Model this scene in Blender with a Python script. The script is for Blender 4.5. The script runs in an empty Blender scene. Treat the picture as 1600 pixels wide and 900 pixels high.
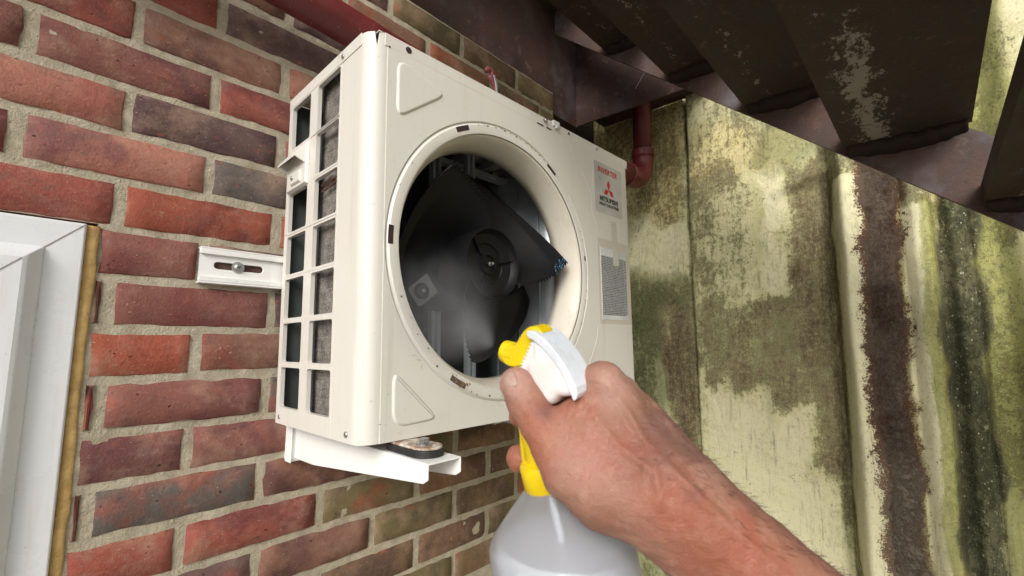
import bpy, bmesh, math, random
import numpy as np
from mathutils import Vector, Matrix
random.seed(7)
S = bpy.context.scene
COL = S.collection

# ------------------------------------------------------------------ camera
RIGHT = Vector((0.677375, -0.735631, 0.003169))
UP = Vector((-0.08596, -0.074872, 0.993481))
FWD = Vector((0.730598, 0.673232, 0.113951))
CAMP = Vector((-0.092053, -0.899080, -0.502827))
cam = bpy.data.cameras.new('camera')
cam.sensor_width = 36
cam.lens = 714.365 / 1600 * 36
cam.clip_start = 0.01
cam.clip_end = 400
cam.dof.use_dof = True
cam.dof.focus_distance = 0.85
cam.dof.aperture_fstop = 11.0
camo = bpy.data.objects.new('camera', cam)
COL.objects.link(camo)
m = Matrix.Identity(4)
for i in range(3):
    m[i][0] = RIGHT[i]; m[i][1] = UP[i]; m[i][2] = -FWD[i]; m[i][3] = CAMP[i]
camo.matrix_world = m
S.camera = camo

# ------------------------------------------------------------------ light
SUN_DIR = Vector((-0.78, -0.42, 0.46)).normalized()      # towards the sun
world = bpy.data.worlds.new('World')
S.world = world
world.use_nodes = True
wn = world.node_tree.nodes; wl = world.node_tree.links
sky = wn.new('ShaderNodeTexSky')
sky.sky_type = 'NISHITA'; sky.sun_disc = False
sky.sun_elevation = math.asin(SUN_DIR.z)
sky.sun_rotation = math.atan2(SUN_DIR.x, SUN_DIR.y)
sky.dust_density = 6.0; sky.air_density = 1.2
hs = wn.new('ShaderNodeHueSaturation'); hs.inputs['Saturation'].default_value = 0.18   # thin bright cloud
wl.new(sky.outputs[0], hs.inputs['Color'])
wl.new(hs.outputs[0], wn['Background'].inputs['Color'])
wn['Background'].inputs['Strength'].default_value = 0.132
sun = bpy.data.lights.new('sun', 'SUN'); sun.energy = 1.6; sun.angle = math.radians(22); sun.color = (1, 0.95, 0.88)
suno = bpy.data.objects.new('sun', sun); COL.objects.link(suno)
suno.rotation_euler = SUN_DIR.to_track_quat('Z', 'Y').to_euler()
S.view_settings.view_transform = 'Standard'
S.view_settings.look = 'None'
S.view_settings.exposure = 0.12
S.view_settings.gamma = 1
S.render.engine = 'CYCLES'

# ------------------------------------------------------------------ helpers
def sock(nt, s, v):
    if isinstance(v, bpy.types.NodeSocket): nt.links.new(v, s)
    elif v is not None:
        if hasattr(s.default_value, '__len__') and not hasattr(v, '__len__'): v = [v] * len(s.default_value)
        if hasattr(s.default_value, '__len__') and len(v) == 3 and len(s.default_value) == 4: v = (*v, 1)
        s.default_value = v

class M:
    """small builder for node materials"""
    def __init__(s, name):
        s.m = bpy.data.materials.new(name); s.m.use_nodes = True
        s.t = s.m.node_tree; s.b = s.t.nodes['Principled BSDF']
        s.tc = s.t.nodes.new('ShaderNodeTexCoord')
        s.oi = None
    def n(s, typ, **kw):
        nd = s.t.nodes.new(typ)
        for k, v in kw.items(): setattr(nd, k, v)
        return nd
    def coord(s, scale=(1, 1, 1), off=None, kind='Object'):
        mp = s.n('ShaderNodeMapping'); s.t.links.new(s.tc.outputs[kind], mp.inputs[0])
        mp.inputs['Scale'].default_value = scale
        if off is not None: sock(s.t, mp.inputs['Location'], off)
        return mp.outputs[0]
    def noise(s, scale, detail=6, rough=0.6, co=None, dist=0, out='Fac'):
        nd = s.n('ShaderNodeTexNoise')
        nd.inputs['Scale'].default_value = scale; nd.inputs['Detail'].default_value = detail
        nd.inputs['Roughness'].default_value = rough; nd.inputs['Distortion'].default_value = dist
        s.t.links.new(co if co is not None else s.tc.outputs['Object'], nd.inputs['Vector'])
        return nd.outputs[out]
    def voro(s, scale, co=None, feat='F1', out='Distance', rnd=1.0):
        nd = s.n('ShaderNodeTexVoronoi', feature=feat); nd.inputs['Scale'].default_value = scale
        nd.inputs['Randomness'].default_value = rnd
        s.t.links.new(co if co is not None else s.tc.outputs['Object'], nd.inputs['Vector'])
        return nd.outputs[out]
    def math(s, op, a, b=None, c=None, clamp=False):
        nd = s.n('ShaderNodeMath', operation=op, use_clamp=clamp)
        for i, v in enumerate((a, b, c)):
            if v is not None: sock(s.t, nd.inputs[i], v)
        return nd.outputs[0]
    def step(s, v, lo, hi, a=0.0, b=1.0):
        nd = s.n('ShaderNodeMapRange', interpolation_type='SMOOTHSTEP')
        sock(s.t, nd.inputs[0], v)
        for i, x in ((1, lo), (2, hi), (3, a), (4, b)): nd.inputs[i].default_value = x
        return nd.outputs[0]
    def lin(s, v, lo, hi, a=0.0, b=1.0):
        nd = s.n('ShaderNodeMapRange'); sock(s.t, nd.inputs[0], v)
        for i, x in ((1, lo), (2, hi), (3, a), (4, b)): nd.inputs[i].default_value = x
        return nd.outputs[0]
    def mix(s, f, a, b, mode='MIX'):
        nd = s.n('ShaderNodeMix', data_type='RGBA', blend_type=mode)
        sock(s.t, nd.inputs[0], f); sock(s.t, nd.inputs[6], a); sock(s.t, nd.inputs[7], b)
        return nd.outputs[2]
    def attr(s, name, out='Fac', typ='GEOMETRY'):
        nd = s.n('ShaderNodeAttribute', attribute_type=typ, attribute_name=name); return nd.outputs[out]
    def info(s, out):
        if s.oi is None: s.oi = s.n('ShaderNodeObjectInfo')
        return s.oi.outputs[out]
    def sep(s, axis, kind='Object'):
        nd = s.n('ShaderNodeSeparateXYZ'); s.t.links.new(s.tc.outputs[kind], nd.inputs[0]); return nd.outputs[axis]
    def bump(s, h, strength=0.3, dist=0.002, normal=None):
        nd = s.n('ShaderNodeBump'); nd.inputs['Strength'].default_value = strength; nd.inputs['Distance'].default_value = dist
        sock(s.t, nd.inputs['Height'], h)
        if normal is not None: s.t.links.new(normal, nd.inputs['Normal'])
        return nd.outputs[0]
    def set(s, **kw):
        names = dict(color='Base Color', rough='Roughness', metal='Metallic', normal='Normal', spec='Specular IOR Level',
                     trans='Transmission Weight', ior='IOR', sss='Subsurface Weight', alpha='Alpha', coat='Coat Weight', cr='Coat Roughness')
        for k, v in kw.items(): sock(s.t, s.b.inputs[names[k]], v)
        return s.m

def link(o, parent=None):
    COL.objects.link(o)
    if parent is not None: o.parent = parent
    return o
def empty(name, loc, rot=None):
    o = bpy.data.objects.new(name, None); o.location = loc; o.empty_display_size = 0.05
    if rot is not None: o.rotation_euler = rot
    return link(o)
def tag(o, label, cat, group=None, kind=None):
    o['label'] = label; o['category'] = cat
    if group: o['group'] = group
    if kind: o['kind'] = kind
    return o
def mesh(name, vs, fs, mat, parent=None, smooth=False, bevel=0, seg=2, ang=40):
    me = bpy.data.meshes.new(name); me.from_pydata([tuple(v) for v in vs], [], fs); me.update()
    if mat: me.materials.append(mat)
    if smooth: me.shade_smooth()
    o = bpy.data.objects.new(name, me); link(o, parent)
    if bevel:
        b = o.modifiers.new('bevel', 'BEVEL'); b.width = bevel; b.segments = seg; b.limit_method = 'ANGLE'; b.angle_limit = math.radians(ang)
        if smooth: b.harden_normals = True
    return o
class G:
    """geometry collector"""
    def __init__(s): s.v = []; s.f = []
    def add(s, vs, fs):
        k = len(s.v); s.v += [Vector(v) for v in vs]; s.f += [[i + k for i in f] for f in fs]; return s
    def box(s, a, b, mat=None):
        x0, y0, z0 = a; x1, y1, z1 = b
        vs = [Vector(p) for p in ((x0, y0, z0), (x1, y0, z0), (x1, y1, z0), (x0, y1, z0), (x0, y0, z1), (x1, y0, z1), (x1, y1, z1), (x0, y1, z1))]
        if mat is not None: vs = [mat @ v for v in vs]
        return s.add(vs, [(0, 3, 2, 1), (4, 5, 6, 7), (0, 1, 5, 4), (1, 2, 6, 5), (2, 3, 7, 6), (3, 0, 4, 7)])
    def tube(s, pts, rad, n=16, cap=True, flat=1.0):
        pts = [Vector(p) for p in pts]; rr = rad if hasattr(rad, '__len__') else [rad] * len(pts)
        rings = []; prev = None
        for i, p in enumerate(pts):
            d = (pts[min(i + 1, len(pts) - 1)] - pts[max(i - 1, 0)]).normalized()
            if prev is None:
                a = d.cross(Vector((0, 0, 1)))
                if a.length < 0.1: a = d.cross(Vector((1, 0, 0)))
                a.normalize()
            else: a = (prev - d * prev.dot(d)).normalized()
            prev = a; b = d.cross(a)
            rings.append([p + (a * math.cos(t) + b * math.sin(t) * flat) * rr[i] for t in (2 * math.pi * k / n for k in range(n))])
        return s.loft(rings, cap=cap)
    def loft(s, rings, cap=False, closed=True, cap0=None, cap1=None):
        n = len(rings[0]); vs = [p for r in rings for p in r]; fs = []
        for i in range(len(rings) - 1):
            for k in range(n if closed else n - 1):
                k2 = (k + 1) % n
                fs.append((i * n + k, i * n + k2, (i + 1) * n + k2, (i + 1) * n + k))
        if cap or cap0: fs.append(tuple(range(n - 1, -1, -1)))
        if cap or cap1: fs.append(tuple((len(rings) - 1) * n + k for k in range(n)))
        return s.add(vs, fs)
    def prism(s, poly, d, mat=None):
        """poly: 3-D outline, d: extrusion vector"""
        poly = [Vector(p) for p in poly]; d = Vector(d); n = len(poly)
        vs = poly + [p + d for p in poly]
        if mat is not None: vs = [mat @ v for v in vs]
        return s.add(vs, [tuple(range(n - 1, -1, -1)), tuple(range(n, 2 * n))] + [(k, (k + 1) % n, n + (k + 1) % n, n + k) for k in range(n)])
    def disc(s, c, axis, r, h, n=20, dome=0.0):
        c = Vector(c); ax = Vector(axis).normalized(); a = ax.orthogonal().normalized(); b = ax.cross(a)
        R = lambda r_, h_: [c + ax * h_ + (a * math.cos(2 * math.pi * k / n) + b * math.sin(2 * math.pi * k / n)) * r_ for k in range(n)]
        return s.loft([R(r, 0), R(r, h), R(r * .8, h + dome * .7), R(r * .4, h + dome)] if dome else [R(r, 0), R(r, h)], cap=True)
    def obj(s, name, mat, parent=None, smooth=False, bevel=0, seg=2, ang=40, fix=True):
        o = mesh(name, s.v, s.f, mat, parent, smooth, bevel, seg, ang)
        if fix:
            bm = bmesh.new(); bm.from_mesh(o.data); bmesh.ops.recalc_face_normals(bm, faces=bm.faces[:]); bm.to_mesh(o.data); bm.free()
        return o
def smooth_by(o, deg=35):
    me = o.data; me.shade_smooth()
    bm = bmesh.new(); bm.from_mesh(me)
    for e in bm.edges:
        if len(e.link_faces) == 2 and e.calc_face_angle(0) > math.radians(deg): e.smooth = False
    bm.to_mesh(me); bm.free(); return o
def bez(p0, p1, p2, p3, n):
    out = []
    for i in range(n + 1):
        t = i / n; u = 1 - t
        out.append(Vector(p0) * u**3 + Vector(p1) * 3 * u * u * t + Vector(p2) * 3 * u * t * t + Vector(p3) * t**3)
    return out

# value noise in numpy, for relief and for stain outlines
_rng = np.random.default_rng(3)
_tab = _rng.random((64, 64, 64)).astype(np.float32)
def vnoise(x, y, z=0.0):
    x, y, z = np.broadcast_arrays(np.asarray(x, float), np.asarray(y, float), np.asarray(z, float))
    xi, yi, zi = (np.floor(a).astype(int) for a in (x, y, z)); fx, fy, fz = x - xi, y - yi, z - zi
    fx, fy, fz = (a * a * (3 - 2 * a) for a in (fx, fy, fz)); r = 0
    for i in (0, 1):
        for j in (0, 1):
            for k in (0, 1):
                r = r + _tab[(xi + i) % 64, (yi + j) % 64, (zi + k) % 64] * (fx if i else 1 - fx) * (fy if j else 1 - fy) * (fz if k else 1 - fz)
    return r
def fbm(x, y, z=0.0, o=4):
    r = 0; a = .5; t = 0
    for i in range(o): r = r + a * vnoise(x * 2**i + 7.3 * i, y * 2**i, np.asarray(z) * 2**i); t += a; a *= .5
    return r / t

# ------------------------------------------------------------------ materials
def mat_brick():
    b = M('fired_brick'); off = b.math('MULTIPLY', b.info('Random'), 37.0)
    co = b.coord(off=off)
    lo = b.noise(9, 3, .6, co); mid = b.noise(45, 6, .7, co); fi = b.noise(260, 4, .7, co)
    base = b.info('Color')
    alt = b.mix(b.step(b.info('Random'), .35, .75), b.mix(1, base, (.62, .62, .75), 'MULTIPLY'), b.mix(.5, base, (.27, .058, .034)))
    c = b.mix(b.step(lo, .47, .60), base, alt)
    c = b.mix(b.step(mid, .52, .78, 0, .55), c, b.mix(1, c, (1.5, 1.42, 1.35), 'MULTIPLY'))
    c = b.mix(b.step(mid, .48, .26, 0, .6), c, b.mix(1, c, (.58, .52, .55), 'MULTIPLY'))
    c = b.mix(b.step(b.noise(23, 8, .8, co), .62, .70, 0, .55), c, (.38, .29, .21))     # mortar smears
    c = b.mix(b.step(fi, .64, .73, 0, .55), c, (.42, .32, .25))
    c = b.mix(b.step(b.noise(16, 6, .7, co), .5, .75, 0, .28), c, (.30, .20, .17))
    cre = b.noise(1, 7, .75, b.coord((22, 22, 70), off=off)); sc = b.noise(14, 9, .78, b.coord((1, 1, 1.6), off=b.math('MULTIPLY', b.info('Random'), 91.)))
    c = b.mix(b.step(cre, .58, .72, 0, .22), c, b.mix(1, c, (.45, .42, .45), 'MULTIPLY'))
    c = b.mix(b.step(cre, .44, .34, 0, .25), c, b.mix(.5, c, (.42, .27, .21)))
    c = b.mix(b.step(sc, .56, .64, 0, .5), c, (.115, .078, .072)); c = b.mix(b.step(sc, .42, .35, 0, .55), c, (.34, .085, .05))
    c = b.mix(b.step(b.noise(120, 6, .8, co), .60, .68, 0, .5), c, (.07, .04, .035)); c = b.mix(b.step(b.noise(150, 5, .8, b.coord(off=off, scale=(1, 1, 2))), .62, .68, 0, .6), c, (.50, .42, .33))
    c = b.mix(b.step(b.noise(10, 7, .7, co), .48, .70, 0, .5), c, (.34, .235, .17))      # sandy bloom
    c = b.mix(1, c, (1.16, 1.12, 1.09), 'MULTIPLY')
    pit = b.math('MULTIPLY', b.step(b.voro(70, b.coord((1, 1, 1.5), off=off)), .20, .08), b.step(b.noise(31, 5, .7, co), .54, .62))
    c = b.mix(b.math('MULTIPLY', pit, .85), c, (.04, .02, .018))
    h = b.math('ADD', b.math('MULTIPLY', mid, 1.3), b.math('MULTIPLY', fi, .8)); h = b.math('SUBTRACT', h, b.math('MULTIPLY', b.step(cre, .54, .68), .12)); h = b.math('ADD', h, b.math('MULTIPLY', b.noise(18, 4, .6, co), 1.2)); h = b.math('SUBTRACT', h, b.math('MULTIPLY', pit, 1.1))
    return b.set(color=c, rough=.88, spec=.25, normal=b.bump(h, .8, .0022))
def mat_mortar():
    b = M('sand_mortar'); a = b.noise(30, 6, .7); f = b.noise(320, 3, .7); L = b.noise(4, 3)
    c = b.mix(b.step(a, .3, .7), (.37, .32, .235), (.55, .49, .375))
    c = b.mix(b.step(f, .35, .25, 0, .7), c, (.24, .19, .12))
    c = b.mix(b.step(L, .5, .7, 0, .4), c, (.42, .38, .30))
    c = b.mix(b.step(b.math('ADD', b.sep('X'), b.math('MULTIPLY', L, .25)), .42, .75, 0, .45), c, (.20, .185, .11))  # algae film
    c = b.mix(b.step(b.noise(14, 8, .78), .56, .72, 0, .40), c, (.26, .21, .135)); c = b.mix(b.step(b.noise(70, 6, .8), .58, .68, 0, .5), c, (.62, .56, .43)); c = b.mix(b.step(b.noise(110, 5, .8, b.coord((1, 1, 3))), .60, .68, 0, .6), c, (.10, .08, .06))
    return b.set(color=c, rough=.95, spec=.15, normal=b.bump(b.math('ADD', b.math('ADD', a, f), b.noise(90, 6, .8)), 1.0, .0035))
def mat_paint(name, col, rough=.38, dirt=.35, warm=(.42, .33, .2)):
    b = M(name); d = b.noise(6, 6, .7); s = b.noise(150, 3, .6)
    c = b.mix(b.step(d, .5, .8, 0, dirt), col, b.mix(.5, col, warm))
    c = b.mix(b.step(s, .69, .74, 0, dirt), c, (.16, .12, .08))
    rn = b.noise(1, 7, .75, b.coord((38, 38, 2.2))); gr = b.noise(26, 8, .8)
    c = b.mix(b.step(rn, .53, .72, 0, dirt * .75), c, b.mix(1, c, (.62, .57, .48), 'MULTIPLY')); c = b.mix(b.step(gr, .60, .70, 0, dirt * .9), c, b.mix(1, c, (.66, .58, .46), 'MULTIPLY'))
    c = b.mix(b.step(b.noise(85, 5, .8), .67, .71, 0, dirt * 1.6), c, (.24, .17, .10))
    return b.set(color=c, rough=b.lin(d, .3, .7, rough - .07, rough + .14), spec=.45, normal=b.bump(b.noise(900, 2, .5), .06, .0005))
BRICK = mat_brick(); MORTAR = mat_mortar()
IVORY = mat_paint('ivory_enamel', (.62, .60, .55), .34, .36)
IVORY_R = mat_paint('grubby_ivory_plastic', (.60, .56, .475), .42, .5)
WHITE_M = mat_paint('white_powder_coat', (.78, .78, .76), .36, .25)
UPVC = mat_paint('white_upvc', (.68, .70, .72), .27, .3, (.5, .47, .42))
def plain(name, col, rough=.5, metal=0, bump=0, bs=200, **kw):
    b = M(name); n = b.noise(bs, 4, .6); L = b.noise(11, 5, .65)
    c = b.mix(b.step(L, .35, .7), b.mix(1, col, (.75, .75, .75), 'MULTIPLY'), col)
    if bump: kw['normal'] = b.bump(n, bump, .001)
    return b.set(color=c, rough=b.lin(L, .3, .7, max(.05, rough - .1), rough + .1), metal=metal, **kw)
ZINC = plain('zinc_plated_steel', (.55, .55, .54), .32, .9, .1)
GALV = plain('galvanised_sheet', (.55, .60, .64), .35, .35, .1)
BLACKP = plain('black_fan_plastic', (.006, .006, .007), .45, 0, .08, spec=.22)
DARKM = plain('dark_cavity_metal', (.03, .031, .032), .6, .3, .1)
RUBBER = plain('black_rubber', (.02, .02, .02), .6)
YELLOW = plain('yellow_plastic', (.86, .62, .005), .33, sss=.1)
WHITEP = plain('white_plastic', (.80, .82, .88), .3, sss=.15)
def mat_cap():
    b = M('frosted_white_plastic'); L = b.noise(45, 4, .6)
    return b.set(color=b.mix(b.step(L, .35, .65), (.78, .66, .64), (.84, .80, .80)), rough=.32, sss=.2, normal=b.bump(b.noise(70, 3, .5), .5, .002))
CAPP = mat_cap()
def mat_fins():
    b = M('clogged_coil_fins'); co = b.coord((1, 1, 1))
    w = b.n('ShaderNodeTexWave', wave_type='BANDS', bands_direction='Y'); w.inputs['Scale'].default_value = 180; w.inputs['Distortion'].default_value = .6
    b.t.links.new(co, w.inputs['Vector'])
    a = b.noise(35, 7, .75); f = b.noise(400, 3, .7)
    c = b.mix(b.step(a, .34, .66), (.17, .155, .14), (.46, .42, .37)); c = b.mix(b.step(f, .4, .62), b.mix(1, c, (.45, .43, .42), 'MULTIPLY'), c)
    zz = b.n('ShaderNodeTexWave', wave_type='BANDS', bands_direction='Z'); zz.inputs['Scale'].default_value = 16
    b.t.links.new(co, zz.inputs['Vector'])
    c = b.mix(b.step(zz.outputs[1], .9, 1, 0, .35), c, (.35, .33, .31))
    return b.set(color=c, rough=.85, normal=b.bump(b.math('ADD', w.outputs[1], b.math('MULTIPLY', f, 2.0)), .8, .002))
FINS = mat_fins()
def mat_red(name='red_oxide_painted_pipe'):
    b = M(name); a = b.noise(14, 6, .65); f = b.noise(200, 3)
    c = b.mix(b.step(a, .3, .7), (.085, .010, .012), (.15, .022, .022)); c = b.mix(b.step(f, .68, .73, 0, .8), c, (.42, .30, .28))
    c = b.mix(b.step(b.noise(40, 5, .7), .62, .8, 0, .35), c, (.30, .17, .16))
    return b.set(color=c, rough=.42, spec=.5, normal=b.bump(b.noise(60, 4), .25, .002))
RED = mat_red()
def mat_steel(name, base, hi, amt=.5, blue=0.0):
    b = M(name); co = b.coord((1, 1, 1))
    a = b.noise(7, 7, .7, co); d = b.noise(55, 7, .72, co); f = b.noise(300, 3, .6, co)
    c = b.mix(b.step(a, .35, .68), base, b.mix(1, base, (1.7, 1.35, 1.15), 'MULTIPLY'))
    c = b.mix(b.step(d, .55, .66, 0, .6), c, (.10, .035, .022))
    c = b.mix(b.step(b.noise(24, 9, .8, b.coord(off=(1, 5, 2))), .57, .64, 0, .5), c, (.16, .11, .085)); c = b.mix(b.step(b.noise(90, 5, .8), .62, .68, 0, .6), c, (.012, .010, .009))
    if blue: c = b.mix(b.step(b.noise(5, 5, .6, b.coord(off=(4, 2, 7))), .50, .66, 0, blue), c, (.15, .14, .16))
    c = b.mix(b.step(f, .67, .72, 0, .6), c, (.25, .22, .2))
    pf = b.math('ADD', b.attr('flake'), b.math('MULTIPLY', b.math('SUBTRACT', b.noise(34, 9, .8, b.coord((.8, 1.6, 1))), .5), 2.2))
    c = b.mix(b.step(pf, .62, .72, 0, .85), c, hi)
    h = b.math('ADD', d, b.math('MULTIPLY', f, .4))
    return b.set(color=c, rough=b.lin(a, .3, .7, .55, .8), metal=.1, spec=.35, normal=b.bump(h, .75, .003))
STEEL_T = mat_steel('rusty_tread_steel', (.034, .026, .020), (.33, .30, .26))
STEEL_S = mat_steel('rusty_stringer_steel', (.062, .045, .040), (.2, .17, .15), blue=.8)
STEEL_A = mat_steel('maroon_brown_painted_steel', (.038, .022, .020), (.14, .11, .1), blue=.3)
def mat_foam():
    b = M('yellow_sealant_foam'); a = b.noise(60, 6, .7); f = b.noise(300, 3)
    c = b.mix(b.step(a, .35, .65), (.50, .31, .11), (.66, .45, .18)); c = b.mix(b.step(f, .66, .72), c, (.1, .05, .02))
    return b.set(color=c, rough=.8, normal=b.bump(b.math('ADD', a, f), .6, .002))
FOAM = mat_foam()
def mat_glass():
    b = M('window_glass'); return b.set(color=(.9, .95, .95), rough=.02, trans=.9, ior=1.45)
GLASS = mat_glass()
def mat_dark_room():
    return plain('dim_room_lining', (.25, .24, .22), .8)

# ------------------------------------------------------------------ setting: ground
def mat_ground():
    b = M('patio_concrete'); a = b.noise(2, 7, .65); f = b.noise(80, 4)
    c = b.mix(b.step(a, .3, .7), (.22, .20, .17), (.34, .32, .28)); return b.set(color=c, rough=.9, normal=b.bump(f, .5, .004))
o = G().box((-60, -60, -2.3), (60, 60, -2.1)).obj('ground', mat_ground()); o['kind'] = 'structure'

# ------------------------------------------------------------------ brick wall
WIN_R, WIN_T = -0.033, -0.3375
def mortar_sheet(x0, x1, z0, z1, step, parent, y=0.0):
    nx, nz = int((x1 - x0) / step) + 1, int((z1 - z0) / step) + 1
    X, Z = np.meshgrid(np.linspace(x0, x1, nx), np.linspace(z0, z1, nz))
    Y = y - .0018 + (fbm(X * 45, Z * 45) - .5) * .0040 + (vnoise(X * 12, Z * 12, 5.) - .5) * .002
    V = np.stack([X, Y, Z], -1).reshape(-1, 3); I = np.arange(nx * nz).reshape(nz, nx)
    F = np.stack([I[:-1, :-1], I[:-1, 1:], I[1:, 1:], I[1:, :-1]], -1).reshape(-1, 4)
    return V, F
wall = empty('brick_wall', (0.3, 0.0, -2.1)); tag(wall, 'red and purple brick wall with sandy mortar behind the white outdoor unit', 'wall')
wall_inv = Matrix.Translation((-0.3, 0, 2.1))
def wl_(vs): return [tuple(wall_inv @ Vector(v)) for v in vs]
VV, FF = [], []
for r in ((WIN_R + .012, 1.083, -1.25, .3345), (-.95, WIN_R + .012, WIN_T + .004, .3345)):
    v, f_ = mortar_sheet(*r, .006, wall); k = sum(len(a) for a in VV); VV.append(v); FF.append(f_ + k)
o = mesh('mortar', (np.concatenate(VV) + np.array([-.3, 0, 2.1])).tolist(), np.concatenate(FF).tolist(), MORTAR, wall, smooth=True)
g = G(); g.box((-.018, .012, -2.1), (1.08, .215, .334)); g.box((-.95, .012, WIN_T + .006), (-.018, .215, .334)); g.box((-.018, .003, -2.1), (1.08, .012, -1.25))
o = mesh('mortar_core', wl_(g.v), g.f, MORTAR, wall)
def brick_mesh(i, L):
    rnd = random.Random(i * 13 + 5); h = .0660 / 2; l = L / 2; j = lambda a: rnd.uniform(-a, a)
    nx = 9; bm_v = []; fs = []
    xs = [-l + .004 + (2 * l - .008) * k / nx for k in range(nx + 1)]; zs = [-h + .004, 0, h - .004]
    for z in zs:
        for x in xs: bm_v.append((x + j(.0008), -.0045 + j(.0011), z + j(.0006)))
    I = lambda a, b: b * (nx + 1) + a
    for b_ in range(2):
        for a in range(nx): fs.append((I(a, b_), I(a + 1, b_), I(a + 1, b_ + 1), I(a, b_ + 1)))
    ring = [I(a, 0) for a in range(nx + 1)] + [I(nx, 1)] + [I(a, 2) for a in range(nx, -1, -1)] + [I(0, 1)]
    k0 = len(bm_v); n = len(ring)
    for r_ in ring:
        x, y, z = bm_v[r_]; cx = 1 if abs(x) > l - .008 else 0; cz = 1 if abs(z) > .02 else 0
        ch = .0045 if rnd.random() < .13 else 0; bm_v.append((x + math.copysign(.0036 + j(.0007) - ch, x) * cx, -.0002 + j(.0008) + ch * .4, z + math.copysign(.0036 + j(.0006) - ch * .8, z) * cz))
    k1 = len(bm_v)
    for q in range(n):
        x, y, z = bm_v[k0 + q]; bm_v.append((x, .03, z))
    for q in range(n):
        p = (q + 1) % n
        fs.append((ring[p], ring[q], k0 + q, k0 + p)); fs.append((k0 + p, k0 + q, k1 + q, k1 + p))
    me = bpy.data.meshes.new('brick'); me.from_pydata(bm_v, [], fs); me.materials.append(BRICK); me.shade_smooth()
    bm = bmesh.new(); bm.from_mesh(me); bmesh.ops.recalc_face_normals(bm, faces=bm.faces[:]); bm.to_mesh(me); bm.free()
    return me
full_meshes = [brick_mesh(i, .2134) for i in range(7)]; cut_cache = {}
PAL = dict(r=(.225, .068, .052), o=(.26, .072, .045), p=(.29, .125, .095), d=(.098, .062, .058), g=(.088, .078, .072), b=(.165, .082, .06), v=(.145, .118, .062), m=(.18, .075, .062))
HAND = {(-1, -1): 'r', (-1, 1): 'd', (-1, 3): 'r', (0, -2): 'r', (0, 0): 'b', (1, -3): 'm', (1, -1): 'm', (1, 1): 'r', (2, -2): 'p', (2, 0): 'd', (3, -3): 'r', (3, -1): 'p', (3, 1): 'g',
        (4, -2): 'r', (4, 0): 'o', (4, 2): 'r', (5, -1): 'm', (5, 1): 'd', (6, 0): 'm', (7, -1): 'o', (7, 1): 'b', (8, 0): 'm', (8, 2): 'g', (9, -1): 'm', (9, 1): 'm', (10, 0): 'g', (10, 2): 'b',
        (11, -1): 'r', (11, 1): 'r', (11, 3): 'v', (12, -2): 'm', (12, 0): 'd', (12, 2): 'b', (13, -1): 'r', (13, 1): 'b', (10, 4): 'v', (12, 4): 'v'}
for row in range(-4, 17):
    zc = -.075 * row
    c0 = -8 if row % 2 == 0 else -9
    for c in range(c0, 10, 2):
        x0, x1 = c * .1125 + .0058, (c + 2) * .1125 - .0058
        lo = WIN_R + .016 if zc < WIN_T else -.93
        x0, x1 = max(x0, lo), min(x1, 1.087)
        if x1 - x0 < .008 or (row > 14 and c > 3): continue
        L = x1 - x0; rnd = random.Random(row * 101 + c)
        if L > .2: me = full_meshes[rnd.randrange(7)]
        else:
            kq = round(L, 3)
            if kq not in cut_cache: cut_cache[kq] = brick_mesh(40 + len(cut_cache), L)
            me = cut_cache[kq]
        o = bpy.data.objects.new('brick', me); link(o, wall)
        o.location = Vector(((x0 + x1) / 2 + rnd.uniform(-.0015, .0015), rnd.uniform(-.0012, .0010), zc + rnd.uniform(-.0018, .0018))) + Vector((-.3, 0, 2.1))
        o.rotation_euler = (rnd.uniform(-.006, .006), rnd.uniform(-.005, .005) + (math.pi if rnd.random() < .5 and L > .2 else 0), rnd.uniform(-.003, .003))
        k = HAND.get((row, c)) or rnd.choice('rmbmvbvr' if x0 > .3 else 'rmmbpdr')
        col = Vector(PAL[k]) * rnd.uniform(.9, 1.1)
        if x0 > .28: col = col.lerp(Vector((.125, .102, .048)), min(.75, (x0 - .28) * .7 + rnd.uniform(.25, .5)))
        o.color = (*col, 1)

# ------------------------------------------------------------------ window
win = empty('window', (-.6, 0, -1.5)); tag(win, 'white plastic window frame set in the brick wall at the left edge', 'window')
def wv(g_): g_.v = [v - Vector((-.6, 0, -1.5)) for v in g_.v]; return g_
def frame_profile(x_r, z_t, prof, name, mat, x_l=-1.15, z_b=-1.45):
    # prof: list of (inset from outer edge, y): mitred frame swept around the rectangle
    g = G(); rings = []
    for ins, y in prof:
        rings.append([Vector((x_l + ins, y, z_b + ins)), Vector((x_r - ins, y, z_b + ins)), Vector((x_r - ins, y, z_t - ins)), Vector((x_l + ins, y, z_t - ins))])
    g.loft(rings); return wv(g).obj(name, mat, win, bevel=.0012, seg=2, ang=25)
frame_profile(WIN_R, WIN_T, [(0, .05), (0, -.010), (.002, -.013), (.044, -.013), (.046, -.011), (.046, .04)], 'frame', UPVC)
frame_profile(WIN_R - .040, WIN_T - .040, [(0, -.012), (.001, -.016), (.005, -.020), (.014, -.030), (.019, -.032), (.070, -.032), (.084, -.022), (.086, -.010), (.086, .03)], 'sash', UPVC)
wv(G().box((-1.03, -.003, -1.33), (WIN_R - .12, .003, WIN_T - .12))).obj('glass', GLASS, win)
wv(G().box((-1.15, .10, -1.45), (WIN_R, .11, WIN_T))).obj('blind', plain('pale_blind', (.5, .5, .48), .8), win)
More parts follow.
